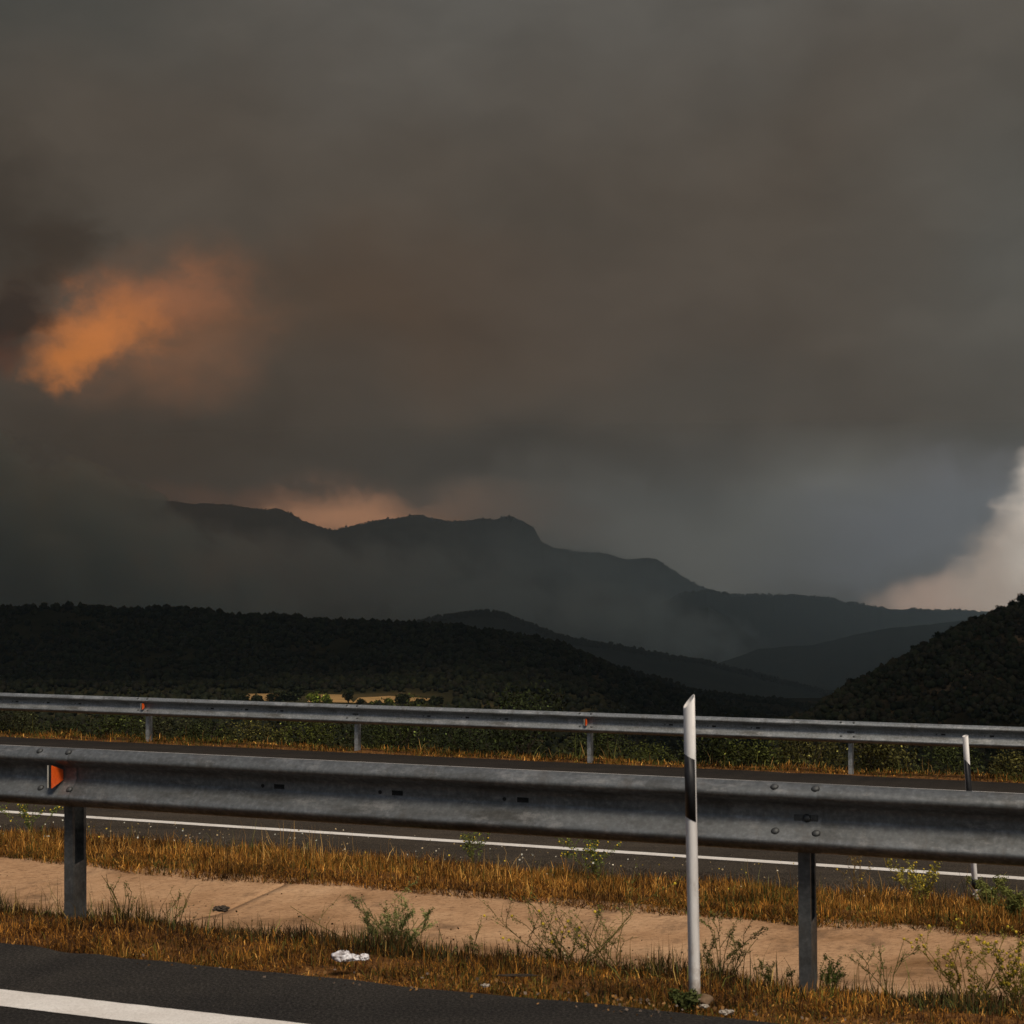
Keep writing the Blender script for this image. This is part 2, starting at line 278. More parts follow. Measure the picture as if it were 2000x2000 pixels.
# ------------------------------------------------------------------ the smoke-filled sky (a shell of smoke cloud ahead; clear sky stays open behind the camera)
def sky_material():
    m = bpy.data.materials.new('smoke_sky'); m.use_nodes = True; nt = m.node_tree; L = nt.links.new
    nt.nodes.remove(nt.nodes['Principled BSDF'])
    out = nt.nodes['Material Output']
    em = N(nt, 'ShaderNodeEmission'); L(em.outputs[0], out.inputs['Surface'])
    m.cycles.emission_sampling = 'NONE'
    geo = N(nt, 'ShaderNodeNewGeometry')
    nrm = N(nt, 'ShaderNodeVectorMath', operation='NORMALIZE'); L(geo.outputs['Position'], nrm.inputs[0])
    sp = N(nt, 'ShaderNodeSeparateXYZ'); L(nrm.outputs[0], sp.inputs[0])
    def mth(op, a, b=None):
        n = N(nt, 'ShaderNodeMath', operation=op)
        for i, x in enumerate((a, b)):
            if x is None: continue
            if isinstance(x, (int, float)): n.inputs[i].default_value = x
            else: L(x, n.inputs[i])
        return n.outputs[0]
    az = mth('ARCTAN2', sp.outputs[0], sp.outputs[1])       # bearing, clockwise from straight ahead
    el = mth('ARCSINE', sp.outputs[2])                      # elevation
    U = mth('ADD', mth('MULTIPLY', az, 3.47), 1.0)
    V = mth('SUBTRACT', 1.069, mth('MULTIPLY', el, 3.43))
    cb = N(nt, 'ShaderNodeCombineXYZ'); L(U, cb.inputs[0]); L(V, cb.inputs[1])
    base_v = cb.outputs[0]
    def warp(scale, amt, detail, seed, sx=1.0, sy=1.0, rot=0.0):
        mp = N(nt, 'ShaderNodeMapping'); mp.inputs['Location'].default_value = (seed, seed * 1.7, 0); mp.inputs['Scale'].default_value = (sx, sy, 1); mp.inputs['Rotation'].default_value = (0, 0, rot)
        L(base_v, mp.inputs['Vector'])
        n = N(nt, 'ShaderNodeTexNoise', Scale=scale, Detail=detail, Roughness=0.58); L(mp.outputs['Vector'], n.inputs['Vector'])
        s = N(nt, 'ShaderNodeVectorMath', operation='SUBTRACT'); L(n.outputs['Color'], s.inputs[0]); s.inputs[1].default_value = (0.5, 0.5, 0.5)
        k = N(nt, 'ShaderNodeVectorMath', operation='SCALE'); L(s.outputs[0], k.inputs[0]); k.inputs['Scale'].default_value = amt
        a = N(nt, 'ShaderNodeVectorMath', operation='ADD'); L(base_v, a.inputs[0]); L(k.outputs[0], a.inputs[1])
        return a.outputs[0]
    Wsoft = warp(2.0, 0.35, 3, 3.0)
    Wmid = warp(4.0, 0.20, 6, 7.0)
    Wfine = warp(7.0, 0.13, 10, 11.0)
    WW = {'s': Wsoft, 'm': Wmid, 'f': Wfine}
    cur = None
    base = N(nt, 'ShaderNodeRGB'); base.outputs[0].default_value = srgb(81, 73, 64); cur = base.outputs[0]
    nzn = N(nt, 'ShaderNodeTexNoise', Scale=9.0, Detail=11, Roughness=0.62)
    nzm = N(nt, 'ShaderNodeMapping'); nzm.inputs['Scale'].default_value = (1.0, 1.5, 1); nzm.inputs['Rotation'].default_value = (0, 0, .35); L(Wfine, nzm.inputs['Vector']); L(nzm.outputs[0], nzn.inputs['Vector'])
    nzc = mth('SUBTRACT', nzn.outputs['Fac'], .5)
    def blob(cx, cy, rx, ry, rot, col, strength, w='s', inner=0.0, nz=0.0):
        nonlocal cur
        mp = N(nt, 'ShaderNodeMapping'); mp.vector_type = 'TEXTURE'
        mp.inputs['Location'].default_value = (cx / 1000, cy / 1000, 0); mp.inputs['Rotation'].default_value = (0, 0, rot); mp.inputs['Scale'].default_value = (rx / 1000, ry / 1000, 1)
        L(WW[w], mp.inputs['Vector'])
        sx = N(nt, 'ShaderNodeVectorMath', operation='MULTIPLY'); L(mp.outputs[0], sx.inputs[0]); sx.inputs[1].default_value = (1, 1, 0)
        ln = N(nt, 'ShaderNodeVectorMath', operation='LENGTH'); L(sx.outputs[0], ln.inputs[0])
        mr = N(nt, 'ShaderNodeMapRange'); mr.interpolation_type = 'SMOOTHSTEP'
        mr.inputs['From Min'].default_value = 1.0; mr.inputs['From Max'].default_value = inner; mr.inputs['To Min'].default_value = 0; mr.inputs['To Max'].default_value = strength
        L(mth('ADD', ln.outputs['Value'], mth('MULTIPLY', nzc, nz)) if nz else ln.outputs['Value'], mr.inputs['Value'])
        mx = N(nt, 'ShaderNodeMix', data_type='RGBA'); L(mr.outputs[0], mx.inputs[0]); L(cur, mx.inputs[6]); mx.inputs[7].default_value = srgb(*col)
        cur = mx.outputs[2]
    # rot: positive = clockwise on the picture (V runs down)
    blob(1300, -200, 2200, 620, 0, (92, 90, 85), 1.0)
    blob(0, -50, 620, 420, 0, (66, 67, 63), 0.85)
    blob(760, 620, 700, 260, 0.05, (79, 64, 51), 0.85)
    blob(1250, 640, 600, 200, 0.1, (80, 71, 62), 0.7)
    blob(2050, 520, 480, 620, 0, (88, 86, 80), 0.9)
    blob(-30, 480, 330, 300, -0.2, (58, 50, 42), 0.85, 'm', 0, .5)
    blob(200, 860, 900, 260, 0, (62, 53, 44), 0.85)
    blob(20, 1000, 600, 200, 0, (50, 47, 41), 0.9)
    blob(1000, 880, 700, 110, 0.04, (68, 62, 55), 0.8)
    blob(1450, 790, 500, 90, 0.0, (74, 69, 62), 0.6)
    blob(1450, 1050, 780, 230, -0.05, (124, 120, 112), 1.0, 's', .2)
    blob(1800, 1050, 420, 190, -0.25, (128, 126, 130), 0.9, 'm', 0.1, .4)
    # orange glow through the smoke
    blob(300, 625, 370, 185, -0.25, (120, 84, 60), 0.9, 's', 0.0, .6)
    blob(300, 580, 235, 90, -0.15, (140, 92, 64), 0.85, 'm', 0.0, .9)
    blob(190, 650, 190, 100, -0.22, (186, 114, 62), 1.0, 'm', 0.0, 1.0)
    blob(140, 700, 105, 56, -0.35, (190, 116, 60), 0.95, 'm', 0.0, .9)
    blob(25, 620, 95, 110, 0.2, (52, 42, 35), 0.95, 'm', 0.2, 1.5)
    blob(110, 500, 170, 70, -0.3, (60, 50, 41), 0.75, 'm', 0.1, 1.3)
    blob(10, 695, 55, 60, 0, (88, 56, 42), 0.6, 'm', 0, 1)
    # glow behind the mountain saddle
    blob(670, 1015, 330, 110, 0.0, (122, 94, 76), 0.9, 'm', 0.1, .9)
    blob(680, 1030, 330, 92, 0.0, (232, 166, 122), 0.95, 'm', 0.1, 1.0)
    blob(960, 1000, 280, 100, 0.1, (124, 102, 86), 0.8, 'm', 0, .8)
    blob(420, 980, 240, 42, 0.06, (108, 78, 62), 0.8, 'm')
    # bright gap at the right
    blob(1890, 1195, 270, 90, -0.16, (250, 212, 186), 0.95, 'm', 0.3, .6)
    blob(1990, 1110, 200, 125, -0.75, (250, 222, 198), 1.0, 'm', 0.4, .7)
    blob(2105, 1000, 250, 165, -1.1, (305, 286, 264), 1.0, 'm', 0.35, .6)
    blob(2800, 930, 680, 300, 0.05, (262, 246, 230), 1.0, 'm', 0.3, .7)
    # fine structure
    mp = N(nt, 'ShaderNodeMapping'); mp.inputs['Scale'].default_value = (1.0, 2.2, 1); mp.inputs['Rotation'].default_value = (0, 0, 0.25); L(Wmid, mp.inputs['Vector'])
    n = N(nt, 'ShaderNodeTexNoise', Scale=3.0, Detail=8, Roughness=0.55); L(mp.outputs['Vector'], n.inputs['Vector'])
    mr = N(nt, 'ShaderNodeMapRange'); mr.inputs['From Min'].default_value = 0.3; mr.inputs['From Max'].default_value = 0.7; mr.inputs['To Min'].default_value = 0.90; mr.inputs['To Max'].default_value = 1.12
    L(n.outputs['Fac'], mr.inputs['Value'])
    mx = N(nt, 'ShaderNodeVectorMath', operation='SCALE'); L(cur, mx.inputs[0]); L(mr.outputs[0], mx.inputs['Scale'])
    L(mx.outputs[0], em.inputs['Color']); em.inputs['Strength'].default_value = 1.05
    return m

def build_sky():
    DECK = 420.0
    sx, sy, sz = SUN
    nI, nJ = 120, 60
    V = []
    for i in range(nI + 1):
        f = i / nI * 2 - 1
        xg = 3500 * f * abs(f) ** 0.8                       # shade edge on the ground; the shell's unseen near edge is shaped for it
        k = min(1, max(0, (xg + 5) / 85)); k = k * k * (3 - 2 * k)
        yg = 1045 * (1 - k) + 330 * k + 30 * math.sin(xg / 160)
        h = DECK + 80
        ex, ey = xg + sx / sz * h, yg + sy / sz * h
        ph = R(85) * f
        ox, oy = 13600 * math.sin(ph), 13600 * math.cos(ph)
        for j in range(nJ + 1):
            q = j / nJ; w = q ** 2.2
            x = ex + (ox - ex) * w; y = ey + (oy - ey) * w
            z = DECK + 700 * w + 25 * noise.noise((x / 500, y / 500, 0))
            if j == nJ: z = -1500
            V.append((x, y, z))
    V = np.array(V); idx = np.arange((nI + 1) * (nJ + 1)).reshape(nI + 1, nJ + 1)
    Fq = np.stack([idx[:-1, :-1], idx[1:, :-1], idx[1:, 1:], idx[:-1, 1:]], -1).reshape(-1, 4)
    o = mesh_np('sky', V, Fq, sky_material(), smooth=True)
    tag(o, 'dark brown smoke cloud with orange glow and a pale gap', kind='structure')
build_sky()

# ------------------------------------------------------------------ roads, verge, ditch
PROF = [(-40, -.06), (6.5, -.05), (6.62, -.05), (7.0, -.10), (7.7, -.18), (8.0, -.24), (9.0, -.55), (10.2, -.88), (10.9, -1.01), (11.6, -1.02), (12.3, -.86),
        (12.7, -.85), (13.6, -1.0), (14.7, -1.15), (15.1, -1.22), (15.4, -1.24), (16, -1.27), (24.6, -1.56), (25.0, -1.47), (25.6, -1.50), (26.3, -1.62), (27.5, -1.95)]
PC = np.array([p[0] for p in PROF]); PZ = np.array([p[1] for p in PROF])
def gz(s, c, bumps=True):
    z = np.interp(c, PC, PZ)
    if bumps:
        m = (np.clip((c - 6.55) / .3, 0, 1) * np.clip((10.0 - c) / .4, 0, 1)) + np.clip((c - 12.25) / .3, 0, 1) * np.clip((15.1 - c) / .3, 0, 1) + np.clip((c - 24.9) / .3, 0, 1)
        z = z + m * (0.035 * fbm(np.asarray(s, float), np.asarray(c, float), 0.7, 4, 5))
    return z
def grid(name, ss, cs, zf, mat, kind=None, label=None, parent=None, smooth=True):
    S, Cc = np.meshgrid(ss, cs, indexing='ij'); Z = zf(S, Cc)
    V = np.stack([S * TX + Cc * NX, S * TY + Cc * NY, Z], -1).reshape(-1, 3)
    idx = np.arange(S.size).reshape(S.shape)
    Fq = np.stack([idx[:-1, :-1], idx[1:, :-1], idx[1:, 1:], idx[:-1, 1:]], -1).reshape(-1, 4)
    o = mesh_np(name, V, Fq, mat, parent, smooth)
    if kind: tag(o, label, kind=kind)
    return o
ss = np.concatenate([np.arange(-140, -36, 4.0), np.arange(-36, -16, .5), np.arange(-16, 6, 0.1), np.arange(6, 20, .5), np.arange(20, 62, 3.0)])
cs = np.concatenate([[-40, -10, 0, 4, 6], np.arange(6.5, 15.6, .06), np.arange(15.8, 24.8, .6), np.arange(24.8, 27.51, .12)])
grid('ground', ss, cs, gz, M['soil'], 'structure', 'dry brown soil verge and median between the two roads')

def slab(name, s0, s1, c_near, c_far, zf, thick, mat, label, rag_near=0.0, rag_far=0.0, step=0.05):
    """a road as a slab: top sheet and side faces; edges ragged where asked"""
    st = np.concatenate([np.arange(s0, -22, 2.0), np.arange(-22, 8, step), np.arange(8, s1, 2.0)])
    n = len(st)
    cn = c_near + (rag_near * fbm(st, st * 0, 0.35, 4, 3) if rag_near else 0 * st)
    cf = c_far + (rag_far * fbm(st, st * 0 + 5, 0.35, 4, 9) if rag_far else 0 * st)
    rows = []
    for c, dz in ((cn, -thick), (cn, 0), (cn * .5 + cf * .5, 0), (cf, 0), (cf, -thick)):
        rows.append(np.stack([st * TX + c * NX, st * TY + c * NY, zf(c) + dz], -1))
    V = np.stack(rows, 1).reshape(-1, 3); idx = np.arange(n * 5).reshape(n, 5)
    Fq = np.stack([idx[:-1, :-1], idx[1:, :-1], idx[1:, 1:], idx[:-1, 1:]], -1).reshape(-1, 4)
    # local coordinates along the road so the grain follows it
    o = mesh_np(name, V, Fq, mat); tag(o, label, kind='structure')
    return o
zn = lambda c: c * 0.0
zfar = lambda c: -1.46 + .035 * (25.04 - c)
slab('near_road', -140, 62, -12, 6.52, zn, .12, M['asphalt'], 'dark asphalt near carriageway with white edge line', rag_far=.035)
slab('far_road', -140, 62, 15.16, 24.72, zfar, .14, M['asphalt_far'], 'grey brown asphalt far carriageway beyond the median', rag_near=.05, rag_far=.05)
def line_mark(name, c0, c1, zf, label):
    st = np.concatenate([np.arange(-140, -22, 2.0), np.arange(-22, 8, .04), np.arange(8, 62, 2.0)])
    a = c0 + .004 * fbm(st, st * 0, .06, 3, 21); b = c1 + .004 * fbm(st, st * 0, .06, 3, 22)
    V = np.stack([np.stack([st * TX + c * NX, st * TY + c * NY, zf(c) + .004], -1) for c in (a, b)], 1).reshape(-1, 3)
    idx = np.arange(len(st) * 2).reshape(-1, 2)
    Fq = np.stack([idx[:-1, 0], idx[1:, 0], idx[1:, 1], idx[:-1, 1]], -1)
    o = mesh_np(name, V, Fq, M['paint']); tag(o, label, kind='structure')
line_mark('near_road_line', 5.63, 5.845, zn, 'white edge line on the near road')
line_mark('far_road_inner_line', 15.93, 16.10, zfar, 'white line along the median side of the far road')
line_mark('far_road_outer_line', 23.13, 23.34, zfar, 'white line along the outer shoulder of the far road')

# concrete ditch: cast bays with open joints between them
ditch = empty('concrete_ditch', (0, 0, 0)); tag(ditch, 'tan concrete drainage ditch between the two guardrails', kind='structure')
DP = [(9.7, -.70), (10.2, -.86), (10.9, -.985), (11.55, -.995), (12.28, -.845), (12.34, -.84)]
dpc = np.array([p[0] for p in DP]); dpz = np.array([p[1] for p in DP])
def ditch_z(s, c): return np.interp(c, dpc, dpz) + .006 * fbm(s, c, .8, 4, 31)
bays = [-28.7, -21.6, -14.52, -7.42, -.2, 6.9, 14.0]
for a, b in zip(bays[:-1], bays[1:]):
    skew = .35
    S0 = np.linspace(a + .007, b - .007, 90); C0 = np.linspace(9.7, 12.34, 36)
    S, Cc = np.meshgrid(S0, C0, indexing='ij'); S = S + skew * (Cc - 11)
    Z = ditch_z(S, Cc)
    top = np.stack([S * TX + Cc * NX, S * TY + Cc * NY, Z], -1)
    V = top.reshape(-1, 3); idx = np.arange(S.size).reshape(S.shape)
    Fq = [np.stack([idx[:-1, :-1], idx[1:, :-1], idx[1:, 1:], idx[:-1, 1:]], -1).reshape(-1, 4)]
    ring = np.concatenate([idx[:, 0], idx[-1, 1:], idx[::-1, -1][1:], idx[0, ::-1][1:-1]])
    low = V[ring] - np.array([0, 0, .1]); base = len(V); V = np.concatenate([V, low])
    k = np.arange(len(ring)); k2 = (k + 1) % len(ring)
    Fq.append(np.stack([ring[k], base + k, base + k2, ring[k2]], -1))
    mesh_np('concrete_slab', V, np.concatenate(Fq), M['concrete'], ditch, True)

# ------------------------------------------------------------------ guardrails
def wprofile():
    key = [(0.004, 0.300), (0.014, 0.310), (0.034, 0.306), (0.068, 0.284), (0.081, 0.268), (0.083, 0.254), (0.074, 0.242), (0.026, 0.218), (0.008, 0.206), (0.003, 0.192), (0.002, 0.176), (0.002, 0.152),
           (0.0025, 0.144), (0.007, 0.138), (0.012, 0.128), (0.040, 0.100), (0.070, 0.074), (0.081, 0.060), (0.083, 0.050), (0.072, 0.034), (0.044, 0.010), (0.016, 0.0), (0.004, 0.010)]
    return key
WP = wprofile()
def make_beam(L0, L1, slots, mat_off=0.0, curl=0.0):
    """W beam along local x; bulges towards local -y; slots are real holes in the web"""
    xs = set(np.linspace(L0, L1, 13).tolist())
    for x in slots: xs.update((x - .030, x + .030))
    xs = sorted(xs)
    V = [(x, -(d + mat_off), z) for x in xs for (d, z) in WP]; n = len(WP); Fs = []
    holes = []
    for i in range(len(xs) - 1):
        mid = (xs[i] + xs[i + 1]) / 2
        for j in range(n - 1):
            if j == 10 and any(abs(mid - x) < .03 for x in slots): continue
            Fs.append((i * n + j, (i + 1) * n + j, (i + 1) * n + j + 1, i * n + j + 1))
    return np.array(V), np.array(Fs)
def bolt_bm(r=.020):
    bm = bmesh.new()
    bmesh.ops.create_cone(bm, cap_ends=True, segments=14, radius1=r, radius2=r * .62, depth=.009, matrix=Matrix.Translation((0, -.0045, 0)) @ Matrix.Rotation(R(90), 4, 'X'))
    return bm
BOLT = None
def reflector(parent, x, z, y0, round_=False):
    """trapezoid marker standing across the rail in its valley: orange lens facing along the road, pale plate behind, dark core"""
    e = bpy.data.objects.new('reflector', None); link(e, parent); e.location = (x, y0, z)
    def plate(name, x0, x1, mat, k=1.0, h=1.0):
        if round_:
            pts = [(0.0, .052)] + [(.07 * math.sin(R(a)), .052 * math.cos(R(a))) for a in range(15, 180, 15)] + [(0.0, -.052)]
            pts = [(p[0] - .10, p[1]) for p in pts]
        else:
            pts = [(-.100, .060), (-.100, -.060), (-.006, -.027), (-.006, .027)]
        bm = bmesh.new()
        a = [bm.verts.new((x0, p[0] * k, p[1] * h)) for p in pts]; b = [bm.verts.new((x1, p[0] * k, p[1] * h)) for p in pts]
        bm.faces.new(a); bm.faces.new(b[::-1])
        for i in range(len(pts)):
            j = (i + 1) % len(pts); bm.faces.new((a[j], a[i], b[i], b[j]))
        bmesh.ops.recalc_face_normals(bm, faces=bm.faces)
        return mesh_bm(name, bm, mat, e)
    plate('lens', .006, .012, M['lens'])
    plate('core', -.012, .0045, M['dark'], .985, .97)
    plate('back_plate', -.020, -.0135, M['pale_plate'])
    return e
def cpost(name, h, below, opening, parent, x, y, z, sleeve, mat):
    """C-section post, 55 mm along the road by 120 mm across; opening = +1 or -1 along local x"""
    bm = bmesh.new(); o = opening; t = .005
    bbox(bm, *sorted((-o * .0275, -o * (.0275 - t))), -.0, .12, -below, h)                 # web
    bbox(bm, *sorted((-o * (.0275 - t), o * .0275)), 0, t, -below, h)                      # near flange
    bbox(bm, *sorted((-o * (.0275 - t), o * .0275)), .12 - t, .12, -below, h)
    bbox(bm, *sorted((o * (.0275 - t), o * .0275)), t, .02, -below, h)                     # lips
    bbox(bm, *sorted((o * (.0275 - t), o * .0275)), .10, .12 - t, -below, h)
    p = mesh_bm(name, bm, mat, parent); p.location = (x, y, z)
    if sleeve:
        bm = bmesh.new()
        bbox(bm, *sorted((o * .0277, o * .0300)), .001, .119, -below, sleeve)
        for v in bm.verts:
            if v.co.z > 0 and v.co.y > .06: v.co.z += .02
        q = mesh_bm('cover_plate', bm, mat, parent); q.location = (x, y, z)
    return p
_sm = {}
def slot_shade_mesh():  # added dark box behind each slot; its colour stands in for shade
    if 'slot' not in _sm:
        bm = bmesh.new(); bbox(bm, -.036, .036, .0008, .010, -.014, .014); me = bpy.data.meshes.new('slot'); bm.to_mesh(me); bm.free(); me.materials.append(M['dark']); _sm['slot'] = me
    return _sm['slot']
def hole_shade_mesh():  # dark disc on the web, coloured like the shade in a small hole
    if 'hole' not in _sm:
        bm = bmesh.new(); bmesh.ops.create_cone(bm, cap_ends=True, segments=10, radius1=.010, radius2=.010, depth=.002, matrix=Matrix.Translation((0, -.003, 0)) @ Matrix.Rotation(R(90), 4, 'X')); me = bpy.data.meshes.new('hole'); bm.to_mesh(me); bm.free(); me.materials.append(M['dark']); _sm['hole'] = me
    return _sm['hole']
def guardrail(name, label, c, top, ground, posts, s0, s1, refl, open_dir, sleeve, round_=False, bmat=None, pmat=None):
    root = empty(name, rd(0, c, 0)); root.rotation_euler = (0, 0, -A); tag(root, label, 'guardrail', 'steel guardrails along the two roads')
    z0 = top - .31
    edge = [s0] + [p + .035 for p in posts] + [s1]
    meshes = {}
    for i in range(len(edge) - 1):
        a, b = edge[i], edge[i + 1]
        if b - a < 4.2:
            key = 'std'
            L0, L1 = -.30, 4.0
        else:
            key = None; L0, L1 = -.3, b - a
        if key and key in meshes:
            o = bpy.data.objects.new('beam', meshes[key]); link(o, root)
        else:
            V, Fs = make_beam(L0, L1, [1.235, 1.90, 2.565] if key else [], 0)
            # beams lap: the left end of each sits 3.5 mm behind its neighbour
            V[:, 1] += np.interp(V[:, 0], [L0, 0.12, .4, L1], [.0045, .0045, 0, 0])
            o = mesh_np('beam', V, Fs, bmat, root, True)
            if key: meshes[key] = o.data
        o.location = (a, 0, z0)
        if key:
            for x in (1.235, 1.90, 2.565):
                for nm, mk in (('slot', slot_shade_mesh), ('hole', hole_shade_mesh)):
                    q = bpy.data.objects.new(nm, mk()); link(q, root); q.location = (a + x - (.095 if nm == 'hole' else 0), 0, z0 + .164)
    bm = bolt_bm(); global BOLT
    if BOLT is None:
        b0 = mesh_bm('bolt', bm, M['bolt'], root, True); BOLT = b0.data; first = b0
    else:
        bm.free(); first = None
    for p in posts:
        if p < -24 or p > 8: near = False
        else: near = True
        po = cpost('post', top - .05 - ground, .25, open_dir, root, p - .058, .05, ground, sleeve, pmat)
        # spacer between the beam and the post
        bm = bmesh.new(); bbox(bm, -.04, .04, .0015, .049, .06, .25, .003); sp = mesh_bm('spacer', bm, pmat, root); sp.location = (p - .058, 0, z0)
        if not near: continue
        for (dx, zz, dd, tilt) in ((-.165, .292, .055, -52), (.02, .292, .055, -52), (-.165, .094, .047, -42), (.02, .094, .047, -42)):
            if first is not None: bo = first; first = None
            else:
                bo = bpy.data.objects.new('bolt', BOLT); link(bo, root)
            bo.location = (p + dx, -dd - .0005, z0 + zz); bo.rotation_euler = (R(tilt), 0, 0)
        if p in refl:
            reflector(root, p - .06, z0 + .165, -.002, round_)
        else:
            bm = bmesh.new(); bbox(bm, -.06, .05, -.006, -.0005, -.016, .016, .002); w = mesh_bm('washer_plate', bm, M['bolt'], root); w.location = (p - .03, 0, z0 + .152)
            bo = bpy.data.objects.new('bolt', BOLT); link(bo, root); bo.location = (p - .03, -.0065, z0 + .152)
    return root
near_posts = [-13.737, -9.737, -5.737, -1.737, 2.263, 6.263]
guardrail('guardrail', 'large galvanised steel guardrail running close across the front of the picture, beside the near road', 7.71, .752, -.185, near_posts, -60, 40, {-5.737}, 1, .30, False, M['galv'], M['galv_post'])
far_posts = [-17.06 + 4 * k for k in range(-3, 7)]
guardrail('guardrail', 'smaller galvanised steel guardrail standing along the outer edge of the far road', 25.04, -.712, -1.50, far_posts, -90, 45, {far_posts[3], far_posts[5]}, -1, 0, True, M['galv_light'], M['galv_bright'])

# ------------------------------------------------------------------ delineator posts
def delineator(loc, rz, lean, h, label, black, foot=True, band=None, w=.045, d=.105, cut=.055):
    root = empty('delineator_post', loc, rz); root.rotation_euler = (0, lean, rz)
    tag(root, label, 'delineator post', 'white delineator posts with black bands')
    # hollow rounded section: local x is seen as width
    def ring(k=1.0):
        pts = []
        for a in range(0, 360, 20):
            ca, sa = math.cos(R(a)), math.sin(R(a))
            e = .75
            pts.append((w / 2 * k * math.copysign(abs(ca) ** e, ca), d / 2 * k * math.copysign(abs(sa) ** e, sa)))
        return pts
    def topz(x): return h - cut * (0.5 - x / w)                       # slanting cut, high at the right
    outer = ring(); inner = ring(.84); n = len(outer)
    lv = [0.0, .25, .5, .75, 1.0]
    bm = bmesh.new(); rows = []
    for f in lv: rows.append([bm.verts.new((x, y, f * topz(x))) for x, y in outer])
    for i in range(len(rows) - 1):
        for j in range(n): bm.faces.new((rows[i][j], rows[i][(j + 1) % n], rows[i + 1][(j + 1) % n], rows[i + 1][j]))
    it = [bm.verts.new((x, y, topz(x))) for x, y in inner]; ib = [bm.verts.new((x, y, h - .3)) for x, y in inner]
    for j in range(n):
        k = (j + 1) % n
        bm.faces.new((rows[-1][j], rows[-1][k], it[k], it[j])); bm.faces.new((it[j], it[k], ib[k], ib[j]))
    bm.faces.new(ib)
    mesh_bm('post_body', bm, M['white'], root, True)
    for (z0, z1, a0, a1, slant) in black:
        bm = bmesh.new(); A0 = list(range(a0, a1 + 1, 8)); lo = []; hi = []
        for a in A0:
            ca, sa = math.cos(R(a)), math.sin(R(a)); e = .75
            x = (w / 2 + .0012) * math.copysign(abs(ca) ** e, ca); y = (d / 2 + .0012) * math.copysign(abs(sa) ** e, sa)
            sl = slant * (x / w + .5)
            lo.append((x, y, z0 - sl)); hi.append((x, y, z1 - sl))
        vl = [bm.verts.new(p) for p in lo]; vh = [bm.verts.new(p) for p in hi]
        il = [bm.verts.new((p[0] * .94, p[1] * .97, p[2])) for p in lo]; ih = [bm.verts.new((p[0] * .94, p[1] * .97, p[2])) for p in hi]
        for j in range(len(A0) - 1):
            bm.faces.new((vl[j], vl[j + 1], vh[j + 1], vh[j])); bm.faces.new((vh[j], vh[j + 1], ih[j + 1], ih[j])); bm.faces.new((il[j], il[j + 1], vl[j + 1], vl[j]))
        mesh_bm('black_band', bm, M['black'], root, True)
    if foot:
        bm = bmesh.new(); bmesh.ops.create_icosphere(bm, subdivisions=3, radius=.045)
        for v in bm.verts:
            v.co.z *= .28; v.co += Vector([noise.noise(v.co * 20 + Vector((i * 9, 3, 1))) * .02 for i in range(3)])
        mesh_bm('concrete_foot', bm, M['foot'], root, True).location = (.03, 0, -.004)
    return root
p = at(1357, 1950, 7.07)
delineator((p.x, p.y, p.z), 0, -.0125, 1.225, 'tall white delineator post standing in front of the near guardrail, slanted cut top', [(.735, .985, 180, 304, .022)], True)
p = at(1906, 1756, 14.3)
delineator((p.x, p.y, p.z), 0, -.055, 1.34, 'white delineator post with long black band behind the near guardrail, beside the far road', [(.62, 1.14, 180, 356, .05), (.09, .165, 0, 360, .0)], False, w=.04, d=.09, cut=.012)

